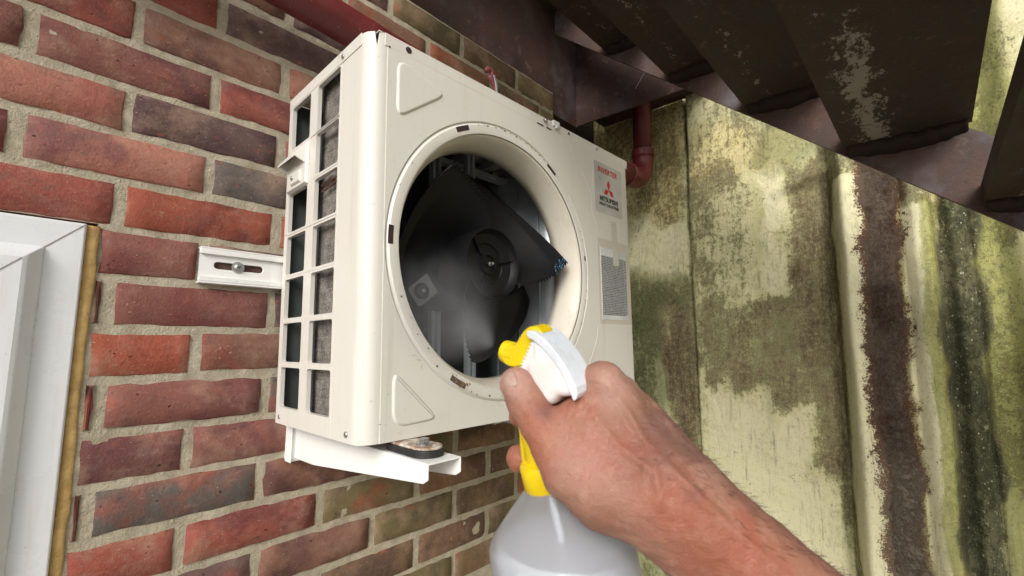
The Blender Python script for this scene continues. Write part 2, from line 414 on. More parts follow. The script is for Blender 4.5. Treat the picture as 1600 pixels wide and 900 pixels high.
for s_ in ((-.0015, 0),):          # hairline mitre joint across frame corner
    a = Vector((WIN_R - .002, -.0134, WIN_T - .002)); b_ = Vector((WIN_R - .041, -.0134, WIN_T - .041))
    d = (b_ - a).normalized().cross(Vector((0, 1, 0))) * .0005
    wv(G().prism([a + d, b_ + d, b_ - d, a - d], (0, -.0003, 0))).obj('mitre_joint', plain('joint_grime', (.25, .24, .23), .8), win)
    a = Vector((WIN_R - .060, -.0324, WIN_T - .060)); b_ = Vector((WIN_R - .108, -.0324, WIN_T - .108))
    wv(G().prism([a + d, b_ + d, b_ - d, a - d], (0, -.0003, 0))).obj('mitre_joint', plain('joint_grime', (.25, .24, .23), .8), win)
g = G(); rings = []
for i in range(90):
    z = WIN_T - .001 - i * .0125; w = (vnoise(i * .35, 3.1) - .5) * .004; y = -.005 + (vnoise(i * .5, 8.) - .5) * .0015
    rings.append([Vector((WIN_R - .002, .02, z)), Vector((WIN_R + .0002, y + .002, z)), Vector((WIN_R + .001, y - .0004, z)), Vector((WIN_R + .007, y - .0012, z)), Vector((WIN_R + .0125 + w, y, z)), Vector((WIN_R + .0138 + w, y + .002, z)), Vector((WIN_R + .015 + w, .02, z))])
g.loft(rings, closed=False); wv(g).obj('sealant', FOAM, win, smooth=True)

# ------------------------------------------------------------------ concrete retaining wall (end wall)
CX = 1.70
def concrete_wall():
    ys = np.concatenate([np.linspace(-3.2, -1.3, 40), np.arange(-1.29, .25, .0055), np.linspace(.26, .9, 16)])
    zs = np.concatenate([np.linspace(-2.1, -1.45, 20), np.arange(-1.44, .62, .0065), np.linspace(.64, 1.7, 30)])
    Y, Z = np.meshgrid(ys, zs)
    def sm(a, lo, hi): t = np.clip((a - lo) / (hi - lo), 0, 1); return t * t * (3 - 2 * t)
    Yw = Y + (fbm(Y * 3 + 5, Z * 2.2) - .5) * .02
    D = np.zeros_like(Y)                                   # protrusion towards the camera (-x)
    D += .022 * sm(-Yw, .205, .222)                        # panel 2 stands proud of panel 1
    D -= .030 * np.exp(-((Yw + .212 + .018 * (Z * -1) * .5) / .006) ** 2)
    D += .085 * sm(-Yw, .665, .725) - .030 * np.exp(-((Yw + .668) / .014) ** 2)
    D += .010 * np.exp(-((Yw + .72) / .025) ** 2)
    D -= .007 * np.exp(-((Yw + .848) / .005) ** 2)
    D += .018 * sm(-Yw, .85, .88) - .085 * sm(-Yw, .905, .922) + .022 * np.exp(-((Yw + .955) / .016) ** 2)
    D -= .012 * np.exp(-((Yw + .987) / .005) ** 2)
    D += .050 * sm(-Yw, 1.03, 1.09)
    D += -.10 * sm(-Yw, 1.42, 1.46) + .10 * sm(-Yw, 1.62, 1.66)
    D += .028 * np.exp(-((Z - .035 - .35 * (-Y - .6)) / .020) ** 2) * sm(-Y, .50, .60) * (1 - sm(-Y, .66, .70))      # bulging scar
    D += (fbm(Y * 6, Z * 6) - .5) * .012 + (fbm(Y * 40, Z * 40, 3.) - .5) * .0045
    def blob(y0, y1, z0, z1, s=.045, warp=.07):
        yy = Y + (fbm(Y * 9 + z0 * 7, Z * 7) - .5) * warp * 2; zz = Z + (fbm(Y * 8 + 3, Z * 8 + y0 * 5) - .5) * warp * 3
        return sm(yy, y0 - s, y0 + s) * (1 - sm(yy, y1 - s, y1 + s)) * sm(zz, z0 - s, z0 + s) * (1 - sm(zz, z1 - s, z1 + s))
    T = 9.
    cream = np.zeros_like(Y); green = cream.copy(); brown = cream.copy(); dark = cream.copy(); rust = cream.copy(); lime = cream.copy(); tan = cream.copy(); grey = cream.copy()
    def put(A, *b, v=1.0, **k): np.maximum(A, blob(*b, **k) * v, out=A)
    # panel 1 (left of the joint)
    put(tan, -.20, T, .02, T); put(cream, -.20, T, -.24, .02, v=.75); put(green, -.20, T, -.40, -.20, v=.85, s=.06); put(green, -.10, T, -T, -.28, v=.95, s=.05)
    put(brown, -.22, -.10, -1.0, -.34, v=.95); put(brown, -.12, T, -.52, -.30, v=.35); put(cream, -.105, -.07, -1.5, -.60, s=.01, v=.62); put(cream, -.23, -.02, -T, -1.05, v=.7)
    # panel 2
    put(tan, -.66, -.20, .10, .34, v=.8); put(grey, -.66, -.20, .26, T, v=.9); put(brown, -.42, -.22, -.36, .14, v=.62); put(cream, -.50, -.27, -.36, .06, v=.74); put(cream, -.55, -.42, -.34, .16, v=.9)
    put(green, -.68, -.46, .06, .36, v=.75, s=.05); put(lime, -.475, -.43, -.36, .16, v=.62, s=.03, warp=.02); put(lime, -.60, -.43, .07, .13, v=.5, s=.03)
    put(brown, -.70, -.54, -.62, .04, v=1.0); put(brown, -.60, -.23, -.70, -.36, v=.8); put(green, -.56, -.46, -.55, -.30, v=.6, s=.07); put(brown, -.70, -.56, -.95, -.5, v=.75)
    put(cream, -.66, -.20, -T, T, v=.28); put(cream, -.45, -.235, -1.25, -.62, v=1.0); put(cream, -.58, -.40, -1.6, -.72, v=.95); put(cream, -.66, -.50, -2.2, -.90, v=.9); put(cream, -.68, -.23, -2.2, -1.15, v=.9)
    put(green, -.50, -.42, -.90, -.55, v=.5, s=.04); put(grey, -.40, -.33, -1.13, -.98, v=1.2, s=.012)
    # column
    put(grey, -.735, -.665, .02, T, v=.8); put(cream, -.765, -.685, -T, .0, v=1.25, s=.012, warp=.012); put(brown, -.690, -.655, -T, .02, v=.8, s=.01, warp=.02); put(green, -.77, -.69, -1.1, -.80, v=.35)
    rust[:] = blob(-.840, -.752, -T, T, s=.032, warp=.03)
    put(cream, -.905, -.850, -T, -.12, v=1.15, s=.010, warp=.012); put(lime, -.915, -.880, -T, -.1, v=1.1, s=.012, warp=.02); put(tan, -.93, -.89, -T, T, v=.8, s=.012, warp=.02); put(grey, -.90, -.84, -.12, T, v=.8, s=.012, warp=.02)
    put(dark, -1.005, -.912, -T, T, v=1.1, s=.022, warp=.03); put(lime, -1.09, -.985, -T, T, v=.8, s=.03, warp=.03); put(green, -1.07, -.98, -T, T, v=.55, s=.03)
    put(cream, -T, -1.04, -.75, -.65 + .4, v=.45); put(cream, -T, -1.075, -.25, T, v=.95); put(cream, -1.08, -.97, -T, -.85, v=.6); put(brown, -T, -1.06, -1.1, -.45, v=.6)
    nx, nz = len(ys), len(zs)
    V = np.stack([-D, Y, Z], -1).reshape(-1, 3); I = np.arange(nx * nz).reshape(nz, nx)
    F = np.stack([I[:-1, :-1], I[1:, :-1], I[1:, 1:], I[:-1, 1:]], -1).reshape(-1, 4)
    me = bpy.data.meshes.new('concrete_face'); me.from_pydata(V.tolist(), [], F.tolist()); me.shade_smooth()
    for n_, a in dict(cream=cream, green=green, brown=brown, dark=dark, rust=rust, lime=lime, tan=tan, grey=grey).items():
        at = me.attributes.new(n_, 'FLOAT', 'POINT'); at.data.foreach_set('value', a.reshape(-1).astype(np.float32))
    b = M('weathered_concrete')
    big = b.noise(11, 10, .78); mid = b.noise(55, 8, .78); fin = b.noise(210, 5, .8); st = b.noise(1, 8, .78, b.coord((34, 34, 5))); st2 = b.noise(1, 7, .75, b.coord((110, 110, 14)))
    def add(*t):
        r = None
        for v, k in t:
            q = b.math('MULTIPLY', b.math('SUBTRACT', v, .5), k); r = q if r is None else b.math('ADD', r, q)
        return r
    rag = add((mid, .9), (fin, .85), (big, .8)); rag2 = add((st, 1.0), (st2, .7), (mid, .5), (fin, .3))
    # limewash coverage: one continuous value, from bare damp render to thick pale wash
    cov = b.math('ADD', b.math('MULTIPLY', b.attr('cream'), .46), .57)
    cov = b.math('SUBTRACT', cov, b.math('MULTIPLY', b.attr('brown'), .33)); cov = b.math('SUBTRACT', cov, b.math('MULTIPLY', b.attr('grey'), .06))
    cov = b.math('ADD', cov, b.math('MULTIPLY', rag, 1.05)); cov = b.math('ADD', cov, b.math('MULTIPLY', rag2, .75))
    rp = b.n('ShaderNodeValToRGB'); b.t.links.new(cov, rp.inputs[0]); e = rp.color_ramp.elements
    stops = [(.0, (.075, .058, .038)), (.20, (.145, .115, .075)), (.34, (.215, .18, .115)), (.46, (.29, .26, .16)), (.54, (.38, .36, .21)), (.57, (.56, .54, .33)), (.75, (.65, .63, .40)), (.95, (.78, .75, .57))]
    e[0].position, e[0].color = stops[0][0], (*stops[0][1], 1); e[1].position, e[1].color = stops[-1][0], (*stops[-1][1], 1)
    for p_, c_ in stops[1:-1]: q = e.new(p_); q.color = (*c_, 1)
    c = rp.outputs[0]
    cm = b.step(cov, .52, .62)
    c = b.mix(b.step(b.math('ADD', b.attr('tan'), rag2), .3, 1.1, 0, .55), c, b.mix(1, c, (1.05, .86, .62), 'MULTIPLY'))
    c = b.mix(b.step(b.math('ADD', b.attr('grey'), rag), .3, 1.1, 0, .7), c, b.mix(.5, c, (.22, .225, .175)))
    gm = b.step(b.math('ADD', b.attr('green'), b.math('MULTIPLY', b.math('ADD', rag2, rag), 1.3)), .35, 1.0); c = b.mix(b.math('MULTIPLY', gm, b.step(b.math('ADD', rag, .5), .2, .8, .9, .55)), c, b.mix(b.step(b.math('ADD', rag, .5), .3, .7), (.055, .080, .030), (.20, .24, .11)))
    lm = b.step(b.math('ADD', b.attr('lime'), b.math('MULTIPLY', b.math('ADD', rag2, rag), 1.1)), .35, .95); c = b.mix(b.math('MULTIPLY', lm, .8), c, b.mix(b.step(b.math('ADD', rag, .5), .35, .65), (.20, .21, .045), (.44, .45, .17)))
    c = b.mix(b.step(st, .54, .72, 0, .45), c, (.17, .20, .085))                                   # general algae runs
    c = b.mix(b.step(b.noise(1, 8, .72, b.coord((60, 60, 5), off=(3, 9, 1))), .56, .72, 0, .6), c, (.085, .075, .045))    # dark dribbles
    dk = b.step(b.math('ADD', b.attr('dark'), b.math('MULTIPLY', b.math('ADD', rag2, rag), 1.2)), .40, .80); c = b.mix(b.math('MULTIPLY', dk, .92), c, b.mix(b.step(b.math('ADD', rag, .5), .30, .72), (.024, .030, .018), (.135, .135, .085)))
    spk = b.step(b.math('ADD', b.voro(58, b.coord((1, 1, .75))), b.math('MULTIPLY', fin, .12)), .20, .16); c = b.mix(b.math('MULTIPLY', spk, b.step(b.math('ADD', big, b.math('MULTIPLY', b.attr('dark'), .5)), .72, 1.0, 0, .85)), c, (.62, .61, .52))
    rs = b.math('ADD', b.attr('rust'), b.math('MULTIPLY', rag, 2.1))
    rm = b.step(rs, .42, .50); re = b.math('MULTIPLY', b.step(rs, .42, .50), b.step(rs, .78, .45, 0, .8))
    rc = b.mix(b.step(big, .38, .62), (.050, .030, .024), (.125, .095, .080)); rc = b.mix(b.step(b.math('ADD', b.sep('Z'), b.math('MULTIPLY', big, .3)), -.62, -.74, 0, .6), rc, b.mix(b.step(mid, .4, .6), (.10, .085, .075), (.24, .21, .18)))
    rc = b.mix(b.math('MULTIPLY', re, b.step(mid, .38, .52)), rc, (.23, .075, .022)); rc = b.mix(b.step(fin, .60, .68, 0, .5), rc, (.22, .18, .15))
    c = b.mix(rm, c, rc)
    chip = b.step(add((mid, .6), (fin, .45)), .135, .155)
    c = b.mix(b.math('MULTIPLY', chip, .75), c, (.055, .045, .035))
    pores = b.step(b.voro(30), .12, .07); c = b.mix(b.math('MULTIPLY', pores, b.step(mid, .48, .6, 0, .8)), c, (.12, .11, .09))
    c = b.mix(b.step(b.noise(120, 6, .8), .60, .67, 0, .55), c, (.07, .06, .04)); c = b.mix(b.math('MULTIPLY', b.step(b.noise(150, 6, .8, b.coord(off=(5, 1, 3))), .60, .66), b.step(rm, .5, .4, 0, .6)), c, (.72, .70, .56))
    fl2 = b.step(b.math('ADD', add((b.noise(75, 8, .82, b.coord((1, 1, .6), off=(2, 7, 5))), 1.0), (st, .5)), .5), .60, .64); c = b.mix(b.math('MULTIPLY', fl2, b.step(b.attr('rust'), .5, .2, 0, .75)), c, (.55, .52, .34))
    crk = b.n('ShaderNodeTexVoronoi', feature='DISTANCE_TO_EDGE'); crk.inputs['Scale'].default_value = 5; b.t.links.new(b.mix(.12, b.tc.outputs['Object'], b.noise(9, 5, .7, out='Color')), crk.inputs['Vector'])
    c = b.mix(b.math('MULTIPLY', b.step(crk.outputs['Distance'], .006, .0), b.step(big, .5, .6, 0, .55)), c, (.08, .07, .05))
    h = b.math('ADD', b.math('MULTIPLY', mid, 1.0), b.math('MULTIPLY', fin, .45)); h = b.math('ADD', h, b.math('MULTIPLY', cm, .35)); h = b.math('SUBTRACT', h, b.math('MULTIPLY', rm, .45))
    c = b.mix(1, c, (1.05, 1.03, .90), 'MULTIPLY')
    b.set(color=c, rough=.88, spec=.25, normal=b.bump(h, .9, .006))
    me.materials.append(b.m)
    root = empty('concrete_wall', (CX, -1.1, -2.1)); tag(root, 'stained cream and green concrete wall with a rusty vertical band, right of the unit', 'wall')
    o = bpy.data.objects.new('concrete_face', me); o.location = (0, 1.1, 2.1); link(o, root)
    G().box((.02, -2.1, 0), (.25, 2.0, 3.8)).obj('concrete_core', b.m, root)
concrete_wall()
rw = empty('return_wall', (1.09, .17, -2.1)); tag(rw, 'return wall coloured dark brown for the deep shade in the gap beyond the brickwork', 'wall')
G().box((-.01, .05, 0), (.60, .18, 2.9)).obj('wall_face', plain('shade_brown_render', (.05, .038, .03), .9, 0, .6, 60), rw)  # near-black brown stands in for the deep shade of the gap

# ------------------------------------------------------------------ wall bracket that carries the unit
br = empty('wall_bracket', (.30, 0, -.72)); tag(br, 'white steel wall bracket with slotted rail and arm under the unit', 'bracket')
BO = Vector((.30, 0, -.72))
def bo(g_): g_.v = [v - BO for v in g_.v]; return g_
# slotted rail: channel profile with raised lips, face has a slot
def rail():
    x0, x1, z0, z1, zs0, zs1, s0, s1 = .106, .96, -.407, -.352, -.384, -.372, .128, .205
    yf = -.012; g = G()
    def slot_poly(y, n=8):
        r = (zs1 - zs0) / 2; cz = (zs0 + zs1) / 2
        return [Vector((s1 - r + r * math.cos(a), y, cz + r * math.sin(a))) for a in [math.pi / 2 - math.pi * k / n for k in range(n + 1)]] + \
               [Vector((s0 + r + r * math.cos(a), y, cz + r * math.sin(a))) for a in [-math.pi / 2 - math.pi * k / n for k in range(n + 1)]]
    inner = slot_poly(yf); n = len(inner)
    # outer rectangle sampled to match
    out = []
    for i, p in enumerate(inner):
        q = p.copy()
        if i <= n // 2 - 1: 
            t = i / (n // 2 - 1); q = Vector((s1 + .012, yf, (z1 - .009) * (1 - t) + (z0 + .009) * t)) if 0 < t < 1 else Vector((s1 + .012, yf, z1 - .009 if t == 0 else z0 + .009))
        else:
            t = (i - n // 2) / (n // 2 - 1); q = Vector((x0, yf, (z0 + .009) * (1 - t) + (z1 - .009) * t))
        out.append(q)
    g.loft([out, inner, [v + Vector((0, .003, 0)) for v in inner]])
    g.box((s1 + .012, yf, z0 + .009), (x1, yf + .003, z1 - .009))
    for a, b_, dz in ((z1 - .009, z1, 1), (z0, z0 + .009, -1)):
        g.box((x0, yf - .006, a), (x1, yf + .003, b_))
        zz = b_ if dz > 0 else a - .003
        g.box((x0, yf - .006, zz), (x1, .0, zz + .003))
    bo(g).obj('rail', WHITE_M, br, bevel=.0012)
rail()
g = G(); g.disc((.164, -.012, -.378), (0, -1, 0), .010, .0015, 24); bo(g).obj('washer', ZINC, br, smooth=False)
g = G(); g.disc((.164, -.0135, -.378), (0, -1, 0), .0058, .003, 20, .0015); o = smooth_by(bo(g).obj('screw', ZINC, br))
g = G()
for a in (0.5, 0.5 + math.pi / 2):
    d = Vector((math.cos(a), 0, math.sin(a))); e = Vector((-d.z, 0, d.x)); c_ = Vector((.164, -.0181, -.378))
    g.prism([c_ + d * .0035 + e * .0006, c_ - d * .0035 + e * .0006, c_ - d * .0035 - e * .0006, c_ + d * .0035 - e * .0006], (0, -.0003, 0))
bo(g).obj('screw_cross', plain('screw_recess', (.05, .05, .05), .6), br)
def arm(x0):
    x1 = x0 + .056; t = .0025; ye = -.418; zt = -.658
    g = G()
    g.box((x0, ye, zt - t), (x1, -.004, zt))                                   # top flange
    for xa in (x0, x1 - t):
        poly = [(xa, -.004, zt - .06), (xa, -.10, zt - .058), (xa, ye + .01, zt - .026), (xa, ye, zt - .020), (xa, ye, zt - t * .5), (xa, -.004, zt - t * .5)]
        g.prism(poly, (t, 0, 0))
    bo(g).obj('arm', WHITE_M, br, bevel=.0022, seg=3)
    g = G(); g.box((x0 - .006, -.024, zt - .065), (x1 + .006, -.001, -.35)); g.box((x0 - .010, -.028, zt - .066), (x0 - .007, -.001, zt + .01))
    bo(g).obj('upright', WHITE_M, br, bevel=.002)
    # foot of the unit: rubber pad and bolt
    xc = (x0 + x1) / 2
    def pill(z, hgt, r, y0, y1, nm, mat, sm=False):
        g = G(); n = 12
        P = [Vector((xc + r * math.cos(a), y1 - r + r * math.sin(a), z)) for a in [-math.pi * k / n for k in range(n + 1)]]
        P = [Vector((xc - r * math.cos(math.pi * k / n) * -1, y0 + r - r * math.sin(math.pi * k / n), z)) for k in range(n + 1)]
        Q = [Vector((xc - r * math.cos(math.pi * k / n), y1 - r + r * math.sin(math.pi * k / n), z)) for k in range(n + 1)]
        g.prism(P + Q, (0, 0, hgt)); return bo(g).obj(nm, mat, br, bevel=.001)
    pill(zt + .0005, .009, .0235, -.402, -.30, 'rubber_pad', RUBBER)
    g = G(); g.disc((xc, -.372, zt + .0135), (0, 0, 1), .012, .002, 24); bo(g).obj('washer', ZINC, br)
    g = G(); g.disc((xc, -.372, zt + .0155), (0, 0, 1), .0075, .006, 6); bo(g).obj('bolt', ZINC, br, bevel=.0006)
arm(.275); arm(.80)

# ------------------------------------------------------------------ outdoor unit
UORG = Vector((0.23100292, -0.32825327, -0.64409083))
UROT = Matrix(((0.9997322, 0.0223336, -0.0060549), (-0.0222308, 0.9996159, 0.0165465), (0.0064221, -0.0164074, 0.9998448)))
W, H, DP = .734, .605, .3036
unit = empty('outdoor_unit', UORG, UROT.to_euler())
tag(unit, 'ivory outdoor heat pump unit with its round fan grille removed, on the white bracket', 'heat pump')
FC = Vector((.2856, 0, .2858)); RO = .256
def circ(r, y, n=144, cx=FC.x, cz=FC.z, clamp=None):
    out = []
    for k in range(n):
        a = 2 * math.pi * k / n; x, z = cx + r * math.cos(a), cz + r * math.sin(a)
        if clamp is not None and x < clamp: x = clamp
        out.append(Vector((x, y, z)))
    return out
def front_panel():
    n = 144; rl, rr = .026, .008; rs_, rt_ = .005, .004; zt = H - .019; g = G(); zb = .0
    rect = []
    for k in range(n):
        a = 2 * math.pi * k / n; dx, dz = math.cos(a), math.sin(a); t = 1e9
        x0, x1, z0, z1 = rl + rs_ * .6, W - rr - rt_, zb, zt
        if dx > 1e-9: t = min(t, (x1 - FC.x) / dx)
        if dx < -1e-9: t = min(t, (x0 - FC.x) / dx)
        if dz > 1e-9: t = min(t, (z1 - FC.z) / dz)
        if dz < -1e-9: t = min(t, (z0 - FC.z) / dz)
        rect.append(Vector((FC.x + dx * t, 0, FC.z + dz * t)))
    # snap nearest samples to the true corners
    for cx_, cz_ in ((rl + rs_ * .6, zb), (W - rr - rt_, zb), (W - rr - rt_, zt), (rl + rs_ * .6, zt)):
        k = min(range(n), key=lambda q: (rect[q].x - cx_) ** 2 + (rect[q].z - cz_) ** 2); rect[k] = Vector((cx_, 0, cz_))
    rim0 = [Vector((max(v.x, rl + rs_ * .65), v.y, v.z)) for v in circ(RO, 0)]
    rings = [rect, rim0, circ(RO - .0015, .0030), circ(RO - .0035, .0034), circ(RO - .006, .0005), circ(RO - .008, -.0012), circ(.236, -.0015), circ(.233, -.0005)]
    g.loft(rings)
    prof = [(.232, .0005), (.229, .004), (.225, .011), (.221, .020), (.2175, .031), (.2155, .044), (.2150, .062)]
    m2 = [circ(r, y, clamp=.0395 + y * .75) for r, y in prof]
    g2 = G(); g2.loft(m2)
    o = g2.obj('bell_mouth', IVORY_R, unit, smooth=True)
    s = o.modifiers.new('solid', 'SOLIDIFY'); s.thickness = .0022; s.offset = 1
    # left rounded corner and wrapped side strip, with the small notch at its top
    cols = [(rl + rs_ * .6, 0)]
    N = 12
    for k in range(N + 1):
        a = math.pi / 2 * k / N
        cols.append((rl - rl * math.sin(a), rl - rl * math.cos(a)))
    cols += [(0, .032), (0, .0885)]
    zs = [zb, .03, .3, zt - .012, zt, H - .004]
    rows = []
    for j, z in enumerate(zs):
        row = []
        for i, (x, y) in enumerate(cols):
            zz = z
            if j == 5: zz = H - .002 if i != 5 else H - .024
            if j == 4: zz = zt - (.004 if i != 5 else .012)
            row.append(Vector((x, y, zz)))
        rows.append(row)
    for j in range(len(zs) - 1):
        g.loft([rows[j], rows[j + 1]], closed=False)
    # right edge
    rc = [(W - rr - rt_, 0)] + [(W - rr + rr * math.sin(math.pi / 2 * k / 5), rr - rr * math.cos(math.pi / 2 * k / 5)) for k in range(6)] + [(W, .03), (W, DP)]
    g.loft([[Vector((x, y, zb)) for x, y in rc], [Vector((x, y, H - .004)) for x, y in rc]], closed=False)
    o = g.obj('front_panel', IVORY, unit, fix=False); smooth_by(o, 38)
    bm = bmesh.new(); bm.from_mesh(o.data); bmesh.ops.remove_doubles(bm, verts=bm.verts[:], dist=.0002); bmesh.ops.recalc_face_normals(bm, faces=bm.faces[:]); bm.to_mesh(o.data); bm.free(); smooth_by(o, 38)
    s = o.modifiers.new('solid', 'SOLIDIFY'); s.thickness = .0012; s.offset = -1
    w_ = o.modifiers.new('split', 'EDGE_SPLIT'); w_.split_angle = math.radians(38)
front_panel()
# lid with its front and side lips
g = G()
g.box((.024, -.0014, H - .0205), (W + .001, .0003, H)); g.box((.014, .0, H - .002), (W + .001, DP, H)); g.box((W, -.0014, H - .020), (W + .0014, DP, H))
g.box((-.0014, .024, H - .0205), (.0003, DP, H)); g.box((.0003, .028, H - .002), (.016, DP, H))
g.obj('lid', IVORY, unit, bevel=.0007)
mhole = plain('dark_hole', (.035, .015, .015), .8)
def dot(x, z, r, mat, nm='screw', h=.0012, dome=.0012, y=-.0016):
    g = G(); g.disc((x, y, z), (0, -1, 0), r, h, 18, dome) if dome else g.disc((x, y, z), (0, -1, 0), r, h, 18)
    return g.obj(nm, mat, unit, smooth=bool(dome))
dot(.0654, H - .0095, .0055, mhole, 'lip_hole', .0002, 0); dot(.4836, H - .0075, .0036, mhole, 'lip_hole', .0002, 0)
dot(.5931, H - .0095, .0034, ZINC)
for y_, z_ in ((.2859, .0118), (.038, .0119), (.0828, .593)):
    G().disc((-.0004 if z_ < .5 else -.0016, y_, z_), (-1, 0, 0), .0042, .001, 16, .0012).obj('screw', ZINC, unit, smooth=True)
# broken clip holes and debris on the lid edge
g = G()
for x, l in ((.03, .003), (.375, .020), (.405, .016)): g.box((x, -.0018, H - .0215), (x + l, -.0012, H - .0185))
g.obj('lip_gap', mhole, unit)['kind'] = 'stuff'
g = G(); g.disc((.398, -.003, H - .008), (0, -1, .3), .0042, .004, 10, .002); g.obj('screw', ZINC, unit, smooth=True)
g = G(); g.box((.425, -.006, H - .010), (.446, .004, H + .004)); g.box((.431, -.008, H - .014), (.440, -.002, H - .006)); g.obj('clip', plain('broken_white_clip', (.75, .74, .70), .6), unit, bevel=.002)
# embossed triangles
def emboss(pts, h=.0038, r=.012, nm='embossed_triangle'):
    P = [Vector((x, 0, z)) for x, z in pts]; n = len(P); out = []
    for i in range(n):
        a, b_, c_ = P[i - 1], P[i], P[(i + 1) % n]; rr = r
        u = (a - b_).normalized(); v = (c_ - b_).normalized()
        s0, s1 = b_ + u * rr, b_ + v * rr
        for t in range(11):
            t /= 10; out.append(s0 * (1 - t) ** 2 + b_ * 2 * t * (1 - t) + s1 * t * t)
    c = sum(out, Vector()) / len(out); nn = []
    for i, p in enumerate(out):
        t_ = (out[(i + 1) % len(out)] - out[i - 1]).normalized(); q = Vector((t_.z, 0, -t_.x)); nn.append(q if q.dot(c - p) > 0 else -q)
    ins = lambda d, y: [Vector((p.x, y, p.z)) + q * d for p, q in zip(out, nn)]
    g = G(); g.loft([ins(-.001, .0005), ins(0, -.0006), ins(.0016, -h * .38), ins(.0032, -h * .80), ins(.0046, -h * .97), ins(.0058, -h)], cap1=True)
    o = smooth_by(g.obj(nm, IVORY, unit), 50)
    w_ = o.modifiers.new('wn', 'WEIGHTED_NORMAL'); w_.keep_sharp = True; w_.weight = 100
emboss([(.0440, .5780), (.145, .551), (.0440, .472)], h=.0036, r=.0270)
emboss([(.0455, .1040), (.133, .0200), (.0455, .0160)], h=.0036, r=.0270)
emboss([(.575, .572), (.722, .572), (.722, .395), (.583, .395), (.560, .44)], h=.0016, r=.006, nm='badge_recess')
# raised styling line round the fan, right side
def ridge(pts, w=.0016, h=.0018):
    g = G(); rings = []
    for i, p in enumerate(pts):
        d = (pts[min(i + 1, len(pts) - 1)] - pts[max(i - 1, 0)]).normalized(); nrm = d.cross(Vector((0, 1, 0)))
        rings.append([p + nrm * w + Vector((0, .0004, 0)), p + nrm * w * .5 + Vector((0, -h, 0)), p - nrm * w * .5 + Vector((0, -h, 0)), p - nrm * w + Vector((0, .0004, 0))])
    g.loft(rings, closed=False); return g.obj('pressed_ridge', IVORY, unit, smooth=True)
ridge([Vector((.494, 0, .574)), Vector((.4945, 0, .556)), Vector((.503, 0, .536))] + [Vector((.27 + .348 * math.cos(a), 0, .29 + .348 * math.sin(a) )) for a in [math.radians(46 - 3 * k) for k in range(9)]] )
ridge([Vector((.575, 0, .17)), Vector((.571, 0, .150))] + [Vector((.27 + .333 * math.cos(a), 0, .29 + .333 * math.sin(a))) for a in [math.radians(-27 - 3 * k) for k in range(8)]])
ridge([Vector((.27 + .283 * math.cos(a), 0, .2858 + .283 * math.sin(a))) for a in [math.radians(20 - 2.5 * k) for k in range(18)]], .003, .001)
# slots and grime on the grille seat
def ring_slot(a, L, r=.244, w=.0045, mat=mhole):
    g = G(); a = math.radians(a); n = 6; da = L / r / 2
    P = [FC + Vector(((r + w) * math.cos(t), -.0031, (r + w) * math.sin(t))) for t in [a - da + 2 * da * k / n for k in range(n + 1)]]
    Q = [FC + Vector(((r - w) * math.cos(t), -.0031, (r - w) * math.sin(t))) for t in [a + da - 2 * da * k / n for k in range(n + 1)]]
    g.prism(P + Q, (0, .0006, 0)); g.obj('grille_slot', mat, unit)
ring_slot(117, .030); ring_slot(58, .030, .247, .003); ring_slot(-2 + 180, .028, .247, .0042); ring_slot(240.5, .034, mat=plain('dirty_slot', (.10, .075, .055), .8)); ring_slot(8, .010, .245, .002)
rg = random.Random(4); g = G()
for a in [108 - 3.4 * k for k in range(14)] + [22, 18, -8, -14, -19, -26, 200, 207, 214, 222, 228, 252, 258, 265, 272, 150, 160]:
    a = math.radians(a + rg.uniform(-1, 1)); L = rg.uniform(.0012, .0055); r = .238 + rg.uniform(0, .011) if math.degrees(a) > 130 else .2478; w = rg.uniform(.0004, .0010)
    if math.degrees(a) > 190: L *= .6; w *= 1.5
    P = [FC + Vector(((r + s * w) * math.cos(t), -.0033, (r + s * w) * math.sin(t))) for s, t in ((1, a - L / r / 2), (1, a + L / r / 2), (-1, a + L / r / 2 * .6), (-1, a - L / r / 2))]
    g.prism(P, (0, .0005, 0))
g.obj('chipped_foam_residue', plain('old_gasket_residue', (.07, .055, .04), .9), unit)['kind'] = 'stuff'
# lower rust smear near bottom slot
g = G()
for k in range(26):
    a = math.radians(240.5 + rg.gauss(2, 3)); r = .2405 + rg.gauss(0, .0035); c_ = FC + Vector((r * math.cos(a), -.0033, r * math.sin(a))); s_ = rg.uniform(.0005, .002)
    g.prism([c_ + Vector((s_ * math.cos(t) * rg.uniform(.6, 1.3), 0, s_ * math.sin(t))) for t in [1.05 * q for q in range(6)]], (0, .0004, 0))
g.obj('rust_crumbs', plain('rust_crumb', (.28, .17, .09), .9), unit)['kind'] = 'stuff'

